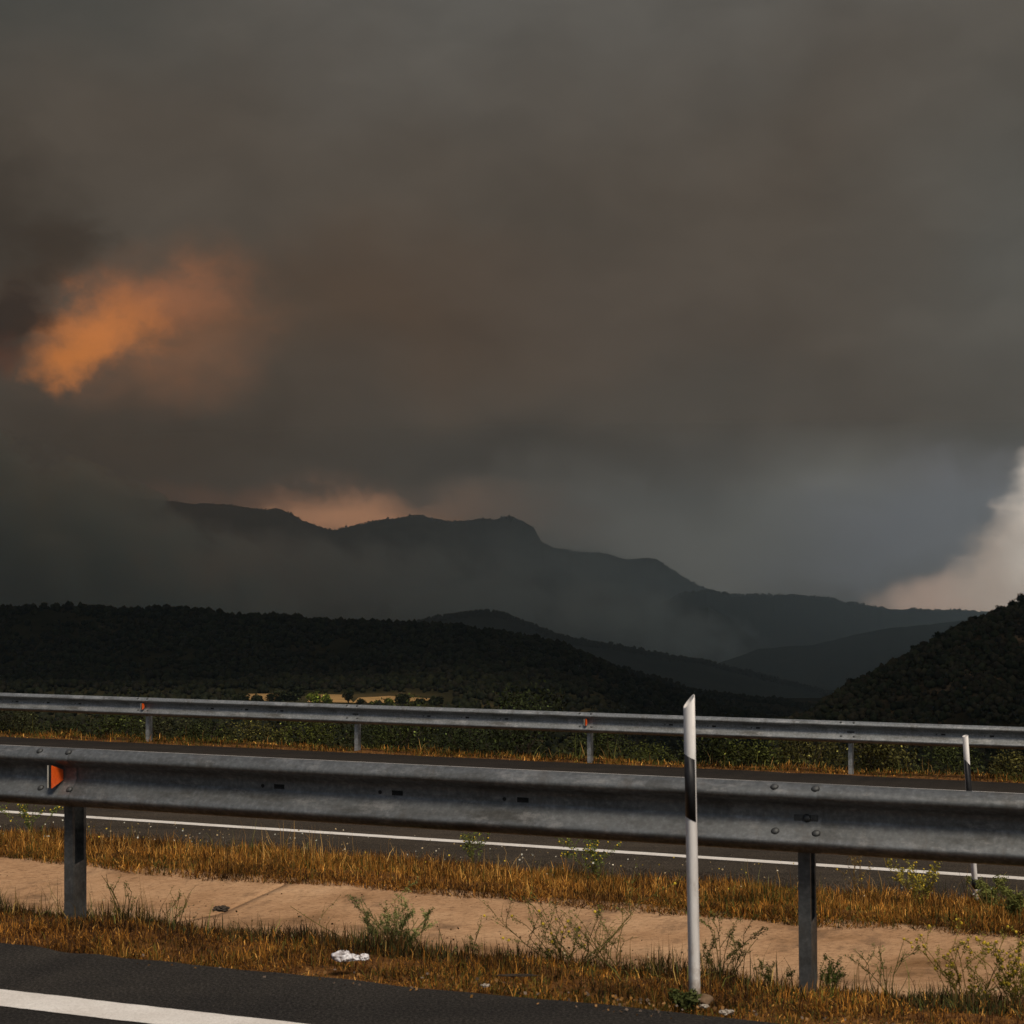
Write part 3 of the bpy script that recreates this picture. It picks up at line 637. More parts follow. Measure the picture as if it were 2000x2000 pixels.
# ------------------------------------------------------------------ grass
def blades(name, label, n, s0, s1, c0, c1, hmin, hmax, wid, pal, seed, zfun, patch=1.2, lay=.25, weights=None, edge_soft=.25, dens_pow=1.0, parent=None, cut=None):
    rng = np.random.default_rng(seed)
    m = int(n * 1.9)
    s = rng.uniform(s0, s1, m); c = rng.uniform(c0, c1, m)
    d = fbm(s, c, .45, 4, seed + 50) * .5 + .5
    e = np.clip(np.minimum(c - c0, c1 - c) / edge_soft, 0, 1) * .8 + .2 + 0.4 * fbm(s, c, .3, 3, seed + 8)
    keep = rng.random(m) < np.clip(d * 1.2, .15, 1) ** dens_pow * np.clip(e, 0, 1)
    if cut is not None: keep &= cut(s, c)
    s, c, d = s[keep][:n], c[keep][:n], d[keep][:n]; n = len(s)
    tall = fbm(s, c, patch, 3, seed + 9) * .5 + .5
    h = (hmin + (hmax - hmin) * rng.random(n) ** 1.6) * (.45 + .9 * np.clip(tall, 0, 1.2)) * (.5 + .5 * np.clip(np.minimum(c - c0, c1 - c) / .2, 0, 1))
    az = rng.uniform(0, 2 * np.pi, n); lean = np.where(rng.random(n) < lay, rng.uniform(.9, 1.45, n), rng.normal(.3, .5, n))
    curl = rng.normal(.35, .35, n)
    z = zfun(s, c)
    bx, by = s * TX + c * NX, s * TY + c * NY
    wdir = az + np.pi / 2 + rng.normal(0, .5, n); wx, wy = np.cos(wdir) * wid * .5, np.sin(wdir) * wid * .5
    wk = rng.uniform(.6, 1.5, n); wx *= wk; wy *= wk
    dx, dy = np.cos(az), np.sin(az)
    P = np.zeros((n, 5, 3), np.float32)
    m1, m2 = h * .55, h
    P[:, 0] = np.stack([bx - wx, by - wy, z - .01], -1); P[:, 1] = np.stack([bx + wx, by + wy, z - .01], -1)
    l1, z1 = np.sin(lean) * m1, np.cos(lean) * m1
    P[:, 2] = np.stack([bx + dx * l1 + wx * .8, by + dy * l1 + wy * .8, z + np.maximum(z1, .004)], -1)
    P[:, 3] = np.stack([bx + dx * l1 - wx * .8, by + dy * l1 - wy * .8, z + np.maximum(z1, .004)], -1)
    l2 = l1 + np.sin(lean + curl) * (m2 - m1); z2 = z1 + np.cos(lean + curl) * (m2 - m1)
    P[:, 4] = np.stack([bx + dx * l2, by + dy * l2, z + np.maximum(z2, .003)], -1)
    b = np.arange(n)[:, None] * 5
    T = np.concatenate([b + [0, 1, 2], b + [0, 2, 3], b + [3, 2, 4]])
    pal = np.array(pal); k = len(pal)
    hue = fbm(s, c, .9, 4, seed + 77) * .5 + .5
    pw = np.array(weights) if weights is not None else np.ones(k)
    # patchy choice of colour
    cum = np.cumsum(pw / pw.sum()); r = np.clip(.55 * rng.random(n) + .45 * np.clip(hue, 0, 1), 0, .999)
    r = np.argsort(np.argsort(r)) / n
    ci = np.searchsorted(cum, r); colr = pal[np.clip(ci, 0, k - 1)] * rng.uniform(.55, 1.4, (n, 1)) * np.clip(1 + .75 * fbm(s, c, .28, 3, seed + 31), .3, 1.8)[:, None]
    colr = np.repeat(colr[:, None, :], 5, 1); 
    o = mesh_np(name, P.reshape(-1, 3), T, M['plant'], parent, False, colr.reshape(-1, 3))
    tag(o, label, kind='stuff')
    return o
PAL_DRY = [(.045, .050, .010), (.095, .080, .014), (.125, .053, .009), (.20, .084, .012), (.31, .135, .023), (.50, .26, .06), (.036, .016, .006)]
G1 = blades('dry_grass', 'dry orange brown grass along the edge of the near road under the guardrail', 200000, -9.5, 3, 6.53, 8.75, .015, .085, .0038, PAL_DRY, 11, gz, weights=[1.3, 1.3, 2.4, 2.4, 1.4, .5, 3.0], lay=.55, patch=.35)
G2 = blades('dry_grass', 'dry orange grass strip between the concrete ditch and the far road', 170000, -14.5, 3, 11.9, 15.12, .03, .155, .0055, PAL_DRY, 12, lambda s, c: np.maximum(gz(s, c), np.interp(c, dpc, dpz, right=-9)), weights=[.9, 1.1, 2.0, 3.0, 2.6, 1.4, 1.5], lay=.45, patch=.5, cut=lambda s, c: c > 12.2 + .10 * fbm(s, s * 0, .9, 4, 71))
G3 = blades('dry_grass', 'thin fringe of dry yellow grass along the outer edge of the far road', 26000, -26, 5, 24.72, 26.0, .03, .14, .011, PAL_DRY, 13, gz, weights=[2.0, 1.6, 1.6, 1.8, 1.4, .9, 1.2], lay=.4)
G8 = blades('dry_stalks', 'tall green and yellow stalks between the shrubs beyond the far guardrail', 6000, -26, 6, 25.5, 27.4, .10, .42, .008, [(.06, .07, .015), (.10, .10, .02), (.22, .13, .04), (.03, .035, .01)], 18, gz, lay=.35, patch=.8, dens_pow=2.5)
G4 = blades('low_weeds', 'low dark green and brown weeds on the crest of the near verge', 60000, -9.5, 3, 7.35, 8.6, .05, .15, .0045, [(.030, .036, .010), (.05, .052, .014), (.05, .026, .009), (.09, .045, .012)], 14, gz, weights=[1.6, 1.4, 2.2, 1.4], lay=.25, patch=.35, dens_pow=3.0)
G5 = blades('dry_grass', 'matted brown straw overhanging the upper edge of the concrete ditch', 70000, -14.5, 3, 11.80, 12.6, .03, .12, .0045, PAL_DRY, 15, lambda s, c: np.maximum(gz(s, c), np.interp(c, dpc, dpz)) + .008, weights=[.6, .8, 2.4, 2.2, 1.2, .5, 2.4], lay=.8, patch=.4, dens_pow=1.2, cut=lambda s, c: c > 12.2 + .10 * fbm(s, s * 0, .9, 4, 71))
G6 = blades('dry_stalks', 'sparse taller dry stalks with pale tips in the far grass strip', 2600, -14.5, 3, 12.8, 15.1, .14, .36, .004, [(.20, .11, .03), (.36, .22, .07), (.12, .11, .03)], 16, gz, lay=.05, patch=.8, dens_pow=2.0)
G7 = blades('dry_stalks', 'thin green and straw stalks standing on the crest of the near verge', 3000, -9.5, 3, 7.5, 8.7, .10, .26, .0035, [(.12, .13, .03), (.30, .20, .06), (.06, .07, .02), (.16, .10, .03)], 17, gz, lay=.12, patch=.5, dens_pow=2.0)
def specks(name, label, n, s0, s1, c0, c1, h0, h1, size, cols, seed, kind='stuff'):
    """seed heads, petals and crumbs scattered among the blades"""
    rng = np.random.default_rng(seed); s = rng.uniform(s0, s1, n); c = rng.uniform(c0, c1, n)
    keep = fbm(s, c, .5, 3, seed) + rng.normal(0, .4, n) > .25; s, c = s[keep], c[keep]; n = len(s)
    P = np.stack([s * TX + c * NX, s * TY + c * NY, gz(s, c) + rng.uniform(h0, h1, n)], -1)
    U = rng.normal(size=(n, 3)); U /= np.linalg.norm(U, axis=1)[:, None]; W = np.cross(U, rng.normal(size=(n, 3))); W /= np.linalg.norm(W, axis=1)[:, None]
    k = size * rng.uniform(.5, 1.4, (n, 1)); V = np.stack([P - U * k, P + W * k, P + U * k, P - W * k], 1).reshape(-1, 3)
    col = np.array(cols)[rng.integers(0, len(cols), n)] * rng.uniform(.7, 1.2, (n, 1))
    o = mesh_np(name, V, np.arange(n * 4).reshape(-1, 4), M['plant'], None, False, np.repeat(col, 4, 0)); tag(o, label, kind=kind)
specks('seed_heads', 'pale and yellow seed heads dotted over the far grass strip', 1500, -14, 3, 12.6, 15.1, .10, .28, .0075, [(.55, .50, .38), (.50, .36, .04), (.40, .30, .16), (.5, .5, .42)], 61)
specks('seed_heads', 'dark and pale seed heads scattered over the near verge', 1800, -9, 3, 7.2, 8.6, .05, .17, .0055, [(.05, .03, .012), (.10, .06, .02), (.35, .27, .16), (.04, .05, .015)], 62)
specks('straw_crumbs', 'straw and grit crumbs along the edge of the near road', 5200, -9, 3, 6.42, 6.75, .045, .062, .007, [(.22, .11, .03), (.30, .16, .06), (.12, .06, .02), (.16, .12, .09)], 63)
specks('straw_crumbs', 'dark crumbs and dry leaves lying on the concrete ditch', 900, -12, 2, 10.3, 12.3, .02, .026, .010, [(.05, .028, .012), (.10, .055, .02), (.16, .09, .04)], 64)

# ------------------------------------------------------------------ weeds in the verge (each a plant)
def quads(P, U, W):
    """P centres, U and W half axes -> verts, faces"""
    V = np.stack([P - U, P + W * .55, P + U, P - W * .55], 1).reshape(-1, 3)
    return V, np.arange(len(P) * 4).reshape(-1, 4)
def make_weed(name, label, loc, h, spread, nst, leafy, seed, col, flower=0, lean=0.0, twiggy=.5, group='weeds growing on the near verge', leaf=.0062):
    rng = random.Random(seed); root = empty(name, loc, 0); tag(root, label, 'weed', group)
    SV, SF = [], []; LP, LU, LW, LC = [], [], [], []; FP = []
    def tube(a, b, r0, r1):
        ax = (b - a).normalized(); s = ax.orthogonal().normalized(); t = ax.cross(s); base = len(SV)
        for (p, r) in ((a, r0), (b, r1)):
            for k in range(3):
                an = k * 2.094; SV.append(p + (s * math.cos(an) + t * math.sin(an)) * r)
        for k in range(3):
            j = (k + 1) % 3; SF.append((base + k, base + j, base + 3 + j, base + 3 + k))
    def stem(p, d, L, r, depth):
        seg = 6; step = L / seg
        for i in range(seg):
            d = (d + Vector((rng.gauss(0, .12), rng.gauss(0, .12), rng.gauss(.01, .06)))).normalized()
            q = p + d * step; tube(p, q, r * 1.5 * (1 - i / seg * .6), r * 1.5 * (1 - (i + 1) / seg * .6))
            nl = leafy * (2.0 if depth else 1.5)
            while nl > rng.random():
                nl -= 1
                f = rng.random(); c = p.lerp(q, f) + Vector((rng.gauss(0, 1), rng.gauss(0, 1), rng.gauss(0, 1))) * leaf * .9
                u = Vector((rng.gauss(0, 1), rng.gauss(0, 1), rng.gauss(.4, .6))).normalized() * leaf * rng.uniform(.6, 1.5)
                w = u.cross(Vector((rng.gauss(0, 1), rng.gauss(0, 1), rng.gauss(0, 1)))).normalized() * leaf * rng.uniform(.5, .9)
                LP.append(c); LU.append(u); LW.append(w); k = rng.uniform(.6, 1.5); LC.append((col[0] * k, col[1] * k, col[2] * k))
            if depth < 2 and rng.random() < twiggy and i > 0:
                a = rng.uniform(0, 6.28); sd = (d * .8 + Vector((math.cos(a), math.sin(a) * .6, rng.uniform(-.1, .5))) * .8).normalized()
                stem(q, sd, L * rng.uniform(.25, .5), r * .6, depth + 1)
            p = q
        if flower and rng.random() < flower: FP.append(p)
    for i in range(nst):
        a = rng.uniform(-1, 1)
        d = Vector((a * spread + lean, rng.uniform(-.5, .5) * spread, 1)).normalized()
        stem(Vector((rng.uniform(-.03, .03), rng.uniform(-.03, .03), -.02)), d, h * rng.uniform(.6, 1.1) / max(d.z, .35), .0024, 0)
    mesh_np('stems', np.array([list(v) for v in SV]), np.array(SF), M['plant'], root, False, np.tile(np.array([[col[0] * .9 + .02, col[1] * .75 + .01, col[2] * .8]]), (len(SV), 1)))
    if LP:
        P = np.array([list(v) for v in LP]); U = np.array([list(v) for v in LU]); W = np.array([list(v) for v in LW])
        V, Fq = quads(P, U, W); o = mesh_np('leaves', V, Fq, M['plant'], root, False, np.repeat(np.array(LC), 4, 0)); o['kind'] = 'stuff'
    if FP:
        bm = bmesh.new()
        for p in FP: bmesh.ops.create_icosphere(bm, subdivisions=1, radius=rng.uniform(.005, .009), matrix=Matrix.Translation(p))
        o = mesh_bm('flowers', bm, M['flower'], root); o['kind'] = 'stuff'
    return root
M['flower'] = noise_mat('yellow_petals', [(0.3, (.55, .36, .02)), (0.7, (.75, .55, .05))], scale=60, rough=0.7)
GREEN = (.12, .15, .035); SAGE = (.24, .26, .085); DARKG = (.13, .14, .035); YEL = (.25, .22, .04)
def on_verge(u, v, c):                                       # where the sight line through pixel (u,v) crosses the line c of the verge
    d = pix_dir(u, v); k = c / (d[0] * NX + d[1] * NY)
    s = (d[0] * TX + d[1] * TY) * k
    return Vector((d[0] * k, d[1] * k, float(gz(np.array([s]), np.array([c]))[0]) - .01))
weeds = [
    ('thistle_weed', 'thin upright dark weed just right of the left post of the near guardrail', 236, 8.1, .34, .18, 3, 1.1, DARKG, 0, .05, .35),
    ('spindly_weed', 'faint spindly weed stalks leaning over the concrete ditch at left', 330, 8.2, .30, .5, 3, .4, DARKG, 0, .3, .5),
    ('straggly_weed', 'long straggling weed stems reaching left above the white litter', 745, 8.25, .30, 1.3, 4, .5, DARKG, 0, -.9, .4),
    ('bushy_weed', 'fuller sage green bushy weed behind the white litter', 775, 8.2, .27, .75, 17, 1.5, SAGE, 0, .0, .6),
    ('leafy_weed', 'bright green upright weed on the right side of the bushy weed', 806, 8.15, .26, .2, 4, 2.2, GREEN, 0, .05, .3),
    ('spindly_weed', 'single pale thin weed stalk midway along the ditch', 872, 8.2, .20, .2, 2, .5, SAGE, 0, 0, .2),
    ('spindly_weed', 'short twiggy weed left of the large tangled weed', 925, 8.2, .22, .3, 3, .6, DARKG, 0, 0, .5),
    ('tangled_weed', 'largest dark tangled weed with crossing twigs over the ditch', 1110, 8.2, .30, 1.5, 12, .7, DARKG, .1, -.1, .75),
    ('tangled_weed', 'dark weed with long arching twigs left of the tall white post', 1215, 8.25, .26, 1.3, 5, .6, DARKG, 0, -.2, .6),
    ('leafy_weed', 'leafy dark green weed just right of the tall white post', 1408, 8.1, .27, .45, 7, 1.9, DARKG, 0, .25, .45),
    ('leafy_weed', 'small leafy weed at the foot of the right guardrail post', 1612, 8.0, .17, .3, 6, 1.8, GREEN, 0, 0, .4),
    ('leafy_weed', 'low dark weed just left of the right guardrail post', 1515, 8.05, .15, .5, 5, 1.4, DARKG, 0, 0, .4),
    ('straggly_weed', 'leaning weed with curved stems midway between right guardrail post and yellow weed', 1735, 8.15, .30, .8, 4, .7, GREEN, 0, .2, .5),
    ('flowering_weed', 'branching yellow flowered weed near the right edge over the ditch', 1890, 8.1, .30, .95, 10, 1.3, YEL, .5, .0, .6),
    ('flowering_weed', 'yellow green weed cut by the right edge of the picture', 1985, 8.1, .28, .7, 9, 1.5, YEL, .5, .0, .6),
]
for i, (nm, lb, u, c, h, sp, ns, lf, colr, fl, ln, tw) in enumerate(weeds):
    make_weed(nm, lb, on_verge(u, 1800, c), h, sp, ns, lf, 100 + i, colr, fl, ln, tw)
weeds2 = [
    ('flowering_weed', 'yellow flowered weed in the far grass strip left of the second white post', 1795, 14.1, .42, .5, 8, 1.2, YEL, .8, 0, .6),
    ('flowering_weed', 'green flowering weed in the far grass strip behind the tall white post', 1165, 14.4, .45, .5, 7, 1.2, GREEN, .7, 0, .6),
    ('flowering_weed', 'thin flowering weed rising across the far white line in the middle', 925, 14.5, .42, .45, 6, 1.0, GREEN, .4, 0, .6),
    ('flowering_weed', 'green weed at the left end of the far grass strip with pale flowers', 60, 14.3, .40, .5, 6, 1.1, GREEN, .6, 0, .6),
    ('leafy_weed', 'dark green weed at the foot of the second white post', 1925, 14.3, .22, .6, 8, 2.0, DARKG, 0, 0, .5),
    ('leafy_weed', 'dark green clump at the right edge of the far grass strip', 1985, 13.2, .20, .7, 9, 2.0, DARKG, 0, 0, .5),
    ('spindly_weed', 'tall thin dry stalks in the far grass strip right of the right guardrail post', 1680, 14.4, .40, .3, 5, .5, (.2, .14, .04), .3, 0, .4),
]
for i, (nm, lb, u, c, h, sp, ns, lf, colr, fl, ln, tw) in enumerate(weeds2):
    make_weed(nm, lb, on_verge(u, 1700, c), h, sp, ns, lf, 200 + i, colr, fl, ln, tw, group='weeds growing in the far grass strip', leaf=.011)
# small weeds in front of the tall post foot
make_weed('leafy_weed', 'small green tuft at the foot of the tall white post', at(1330, 1958, 7.0), .05, .8, 7, 1.2, 301, (.055, .065, .018), 0, 0, .4, leaf=.012)

# ------------------------------------------------------------------ litter
def crumple(name, loc, size, seed, mat, parent=None, flat=.55):
    bm = bmesh.new(); bmesh.ops.create_icosphere(bm, subdivisions=4, radius=1)
    for v in bm.verts:
        q = v.co.copy()
        n = abs(noise.noise(q * 1.3 + Vector((seed, 0, 0)))) * 1.3 + abs(noise.noise(q * 2.7 + Vector((0, seed, 0)))) * .8
        v.co = q * (1.15 - n * .8); v.co.x *= size[0]; v.co.y *= size[1]; v.co.z *= size[2] * flat * 2
    o = mesh_bm(name, bm, mat, parent); o.location = loc
    return o
p = at(676, 1878, 7.68)
def film(loc, L, W, H, seed, parent):
    # a crumpled sheet: folded, creased and closed on itself
    bm = bmesh.new(); bmesh.ops.create_icosphere(bm, subdivisions=4, radius=1)
    for v in bm.verts:
        q = v.co.copy(); p = Vector((q.x * 1.1, q.y * 1.6, q.z * 1.6)) + Vector((seed, seed * .7, 0))
        n = 1 - abs(noise.noise(p * 1.1)) * 2.2; m = noise.noise(p * 2.6 + Vector((5, 0, 0)))
        v.co = q * (.55 + .5 * n) + Vector((0, 0, m * .28)); v.co.x += .35 * noise.noise(p * .8 + Vector((0, 9, 0)))
        v.co.x *= L; v.co.y *= W; v.co.z = max(-.3, v.co.z) * H
    mesh_bm('crumpled_film', bm, M['bag'], parent, True).location = loc
lit = empty('plastic_bag', (p.x, p.y, p.z)); tag(lit, 'crumpled white plastic litter lying in the dry grass by the near road', 'litter')
film((-.012, 0, .016), .052, .034, .034, 3.3, lit)
film((.045, .008, .010), .030, .022, .018, 8.1, lit)
film((.078, .0, .014), .026, .018, .020, 12.7, lit)
p = at(1010, 1905, 7.3); o = crumple('stick', (p.x, p.y, p.z), (.09, .006, .006), 4, M['bark']); tag(o, 'thin dry stick lying in the verge grass right of the white litter', 'stick')
for i, (u, v, y, r, lb) in enumerate([(370, 1999, 7.3, .010, ''), (948, 1925, 7.3, .014, 'small grey stone at the road edge below the tangled weed'), (1420, 1978, 7.0, .022, 'pale flat stone on the verge right of the tall white post'), (1375, 1966, 7.02, .016, 'small pale stone touching the foot of the tall white post'), (432, 1776, 10.6, .036, 'dark flat stone lying on the concrete ditch at left')]):
    if not lb: continue
    p = at(u, v, y)
    o = crumple('stone', (p.x, p.y, p.z + r * .1), (r * 1.5, r, r * .5), 20 + i, M['stone' if i != 4 else 'bark']); tag(o, lb, 'stone')

# ------------------------------------------------------------------ shrubs beyond the far guardrail
def leaf_cloud(rng, n, rx, ry, rz, leaf, col, lumps=6):
    cen = rng.uniform(-1, 1, (lumps, 3)) * np.array([rx * .6, ry * .6, rz * .35]) + np.array([0, 0, rz * .55])
    rad = rng.uniform(.35, .62, lumps) * min(rx, rz)
    k = rng.integers(0, lumps, n); d = rng.normal(size=(n, 3)); d /= np.linalg.norm(d, axis=1)[:, None]
    rr = rad[k] * rng.uniform(.55, 1.12, n)
    P = cen[k] + d * rr[:, None] * np.array([1, 1, 1.0]); P[:, 2] = np.abs(P[:, 2])
    U = rng.normal(size=(n, 3)); U /= np.linalg.norm(U, axis=1)[:, None]
    W = np.cross(U, rng.normal(size=(n, 3))); W /= np.linalg.norm(W, axis=1)[:, None]
    s = leaf * rng.uniform(.6, 1.5, (n, 1)); V, Fq = quads(P, U * s, W * s * .9)
    tone = rng.uniform(.4, 1.7, (n, 1)) * (0.45 + 1.1 * rng.random(lumps)[k][:, None])
    c = np.array(col)[None] * tone
    hi = rng.random(n) < .02; c[hi] *= 5.0
    return V, Fq, np.repeat(c, 4, 0)
SHR_COL = [(.018, .024, .007), (.026, .032, .008), (.045, .052, .010), (.024, .026, .010), (.052, .048, .012)]
SHR_WORD = ['dark green', 'deep green', 'yellow green', 'grey green', 'olive green']
rng = np.random.default_rng(5)
shr_mesh = []
for k in range(7):
    V, Fq, c = leaf_cloud(rng, 2400, .75, .55, .62 + .1 * (k % 3), .024, (1, 1, 1), 11)
    shr_mesh.append((V, Fq, c))
names = {0: 'left of far post one', 1: 'between far posts one and two', 2: 'between far posts two and three', 3: 'between far posts three and four', 4: 'right of far post four'}
sp_list = np.arange(-20.6, -1.2, .98)
order = {}
srnd = random.Random(4)
ordw = ['first', 'second', 'third', 'fourth', 'fifth', 'sixth', 'seventh']
for i, s in enumerate(sp_list):
    s = float(s) + srnd.uniform(-.15, .15); c = 26.4 + srnd.uniform(-.25, .8)
    k = srnd.randrange(5); V, Fq, cc = shr_mesh[srnd.randrange(7)]
    g = sum(1 for q in far_posts[3:7] if s > q)
    order[g] = order.get(g, 0) + 1
    P = rd(s, c); z = float(gz(np.array([s]), np.array([c]))[0])
    root = empty('shrub', (P.x, P.y, z - .05), srnd.uniform(0, 6.28))
    tag(root, f'{SHR_WORD[k]} shrub behind far guardrail, {ordw[order[g]-1]} one {names[g]}', 'shrub', 'shrubs behind the far guardrail')
    sc_ = srnd.uniform(.78, 1.12); root.scale = (sc_ * srnd.uniform(.8, 1.2), sc_, sc_ * srnd.uniform(.6, 1.15))
    o = mesh_np('foliage', V, Fq, M['plant'], root, False, cc * np.array(SHR_COL[k])); o['kind'] = 'stuff'
    bm = bmesh.new()
    for a in range(6):
        an = a * 1.05 + srnd.random(); tip = Vector((math.cos(an) * .3, math.sin(an) * .3, .5)); ax = tip.normalized()
        bmesh.ops.create_cone(bm, cap_ends=False, segments=5, radius1=.012, radius2=.004, depth=tip.length, matrix=Matrix.Translation(tip / 2) @ ax.to_track_quat('Z', 'Y').to_matrix().to_4x4())
    mesh_bm('stems', bm, M['bark'], root)
# undergrowth filling the bank beneath and behind them
def bankz(s, c): return np.interp(c, [25, 25.6, 26.3, 27.5, 30, 36, 48], [-1.5, -1.5, -1.62, -1.95, -3.0, -5.2, -10])
def undergrowth():
    rng = np.random.default_rng(8); n = 60000
    s = rng.uniform(-34, 12, n); c = rng.uniform(25.9, 34, n)
    lump = fbm(s, c, 1.1, 4, 40) * .5 + .5
    z = bankz(s, c) + rng.random(n) * (.12 + .62 * np.clip(lump, 0, 1.1)) * np.clip((c - 25.8) / 1.2, .1, 1)
    P = np.stack([s * TX + c * NX, s * TY + c * NY, z], -1)
    U = rng.normal(size=(n, 3)); U /= np.linalg.norm(U, axis=1)[:, None]; W = np.cross(U, rng.normal(size=(n, 3))); W /= np.linalg.norm(W, axis=1)[:, None]
    sz = .030 * rng.uniform(.6, 1.6, (n, 1)); V, Fq = quads(P, U * sz, W * sz)
    col = np.array([.018, .021, .007])[None] * rng.uniform(.3, 1.9, (n, 1)) * (.6 + lump[:, None])
    o = mesh_np('undergrowth', V, Fq, M['plant'], None, False, np.repeat(col, 4, 0)); tag(o, 'dark green undergrowth on the bank falling away beyond the far guardrail', kind='stuff')
undergrowth()

# ------------------------------------------------------------------ terrain beyond
def terrain_z(X, Y):
    c = X * NX + Y * NY
    k = np.clip((c - 40) / 260, 0, 1); k = k * k * (3 - 2 * k)
    key = c * (1 - k) + Y * k
    z = np.interp(key, [25, 25.6, 26.3, 27.5, 30, 36, 48, 80, 130, 220, 420, 700, 900, 1080, 1500, 3000, 5000, 7000, 13000], [-1.6, -1.58, -1.72, -2.05, -3.1, -5.3, -10.2, -19, -29, -43, -60, -74, -81, -82.5, -146, -300, -470, -560, -640])
    q = np.clip((X / np.maximum(Y, 1) - .045) / .045, 0, 1) * np.clip((Y - 420) / 500, 0, 1) * np.clip((2300 - Y) / 900, 0, 1)
    z = z - 36 * q * q * (3 - 2 * q)
    return z + fbm(X, Y, 90, 5, 3) * 1.2 * np.clip((key - 60) / 200, 0, 1) * np.clip((key - 1020) / 40, -1, 1) ** 2
def build_terrain():
    az = np.linspace(R(-34), R(34), 181)
    r = np.concatenate([[24.5, 26, 27, 28.2, 30, 33, 37, 42, 50], np.geomspace(60, 11400, 120)])
    AZ, RR = np.meshgrid(az, r, indexing='ij'); cc = np.sin(AZ) * NX + np.cos(AZ) * NY
    # follow the road edge near by: r counts across the road there
    k = np.clip((RR - 60) / 200, 0, 1); rad = RR / cc * (1 - k) + RR * k
    X = rad * np.sin(AZ); Y = rad * np.cos(AZ); Z = terrain_z(X, Y)
    V = np.stack([X, Y, Z], -1).reshape(-1, 3); idx = np.arange(X.size).reshape(X.shape)
    Fq = np.stack([idx[:-1, :-1], idx[1:, :-1], idx[1:, 1:], idx[:-1, 1:]], -1).reshape(-1, 4)
    o = mesh_np('valley_floor', V, Fq, M['valley'], None, True); tag(o, 'dark valley floor falling away beyond the far road', kind='structure')
build_terrain()

HILLS = {}
def ridge(name, label, pts, D, wf, wb, zb, mat, crest_drop=0.0, bump=0.0, spur=0.0, nt=(36, 10), ns=420, u_ext=(-900, 2900), shape=1.25, seed=1, spur_scale=300, roughc=0.0, roughs=60):
    """a hill: crest line through the outline at distance D, slopes to front and back, spurs and hollows on its flanks"""
    us = np.array([p[0] for p in pts], float); vs = np.array([p[1] for p in pts], float)
    U = np.linspace(u_ext[0], u_ext[1], ns); Vv = np.interp(U, us, vs)
    lo, hi = us[0], us[-1]
    Vv = np.where(U < lo, vs[0] + (lo - U) * crest_slope(pts, 0), np.where(U > hi, vs[-1] + (U - hi) * crest_slope(pts, 1), Vv))
    Dv = D(U) if callable(D) else np.full_like(U, float(D))
    dirs = (CR @ np.stack([(U - 1000) / F, -(Vv - 1000) / F, -np.ones_like(U)], 0)).T
    k = Dv / dirs[:, 1]; CX, CY, CZ = dirs[:, 0] * k, Dv, CAMZ + dirs[:, 2] * k - crest_drop
    if roughc: CZ = CZ + roughc * fbm(CX, CX * 0 + seed, roughs, 6, seed, .6)
    rad = np.stack([CX, CY], -1); rad /= np.linalg.norm(rad, axis=1)[:, None]
    tf = np.linspace(1, 0, nt[0], endpoint=False) ; tb = np.linspace(0, 1, nt[1] + 1)
    rows = []
    for t, w, sg in [(a, wf, -1) for a in tf] + [(a, wb, 1) for a in tb]:
        x = CX + rad[:, 0] * sg * w * t; y = CY + rad[:, 1] * sg * w * t
        zb_ = zb(x, y) if callable(zb) else zb
        f = t ** shape
        z = CZ * (1 - f) + zb_ * f
        m = math.sin(math.pi * min(1, t)) if t > 0 else 0
        rid = 1 - np.abs(fbm(x + y * .35, y * .25, spur_scale, 5, seed + 2))
        z = z - spur * m * (1 - rid) * 1.6 + bump * m * fbm(x, y, spur_scale * .22, 4, seed + 6)
        if t >= 1: z = np.minimum(z, zb_ - 3)
        rows.append(np.stack([x, y, z], -1))
    G = np.stack(rows, 1); idx = np.arange(G.shape[0] * G.shape[1]).reshape(G.shape[:2])
    Fq = np.stack([idx[:-1, :-1], idx[1:, :-1], idx[1:, 1:], idx[:-1, 1:]], -1).reshape(-1, 4)
    o = mesh_np(name, G.reshape(-1, 3), Fq, mat, None, True); tag(o, label, kind='structure')
    HILLS[name] = G
    return G, nt[0], U
def crest_slope(pts, end):
    (a, b) = (pts[0], pts[1]) if end == 0 else (pts[-2], pts[-1])
    sl = (b[1] - a[1]) / max(1, b[0] - a[0])
    return max(-.25, min(.25, (-sl if end == 0 else sl) * .6))

MOUNT = [(0, 960), (150, 968), (290, 975), (348, 980), (435, 986), (543, 995), (572, 1006), (605, 1024), (630, 1032), (652, 1035), (704, 1024), (777, 1009), (820, 1005), (853, 1013), (885, 1020), (918, 1017), (943, 1012), (965, 1017), (985, 1010), (998, 1009), (1020, 1017), (1041, 1029), (1050, 1044), (1059, 1060), (1085, 1069), (1121, 1077), (1168, 1080), (1195, 1083), (1215, 1091), (1250, 1090), (1284, 1091), (1298, 1102), (1320, 1116), (1350, 1136), (1400, 1160), (1500, 1190), (2000, 1230)]
RIDGE_B = [(1050, 1290), (1150, 1250), (1250, 1205), (1330, 1160), (1390, 1152), (1427, 1161), (1481, 1161), (1535, 1162), (1568, 1161), (1612, 1167), (1648, 1176), (1684, 1181), (1735, 1188), (1789, 1188), (1843, 1193), (1887, 1192), (1934, 1195), (2000, 1197)]
RIDGE_C = [(1180, 1260), (1240, 1240), (1300, 1214), (1340, 1193), (1383, 1185), (1427, 1207), (1463, 1241), (1520, 1275), (1600, 1300)]
RIDGE_D = [(1330, 1325), (1412, 1292), (1481, 1268), (1540, 1262), (1590, 1260), (1662, 1241), (1735, 1227), (1790, 1222), (1843, 1216), (1898, 1210), (2000, 1206)]
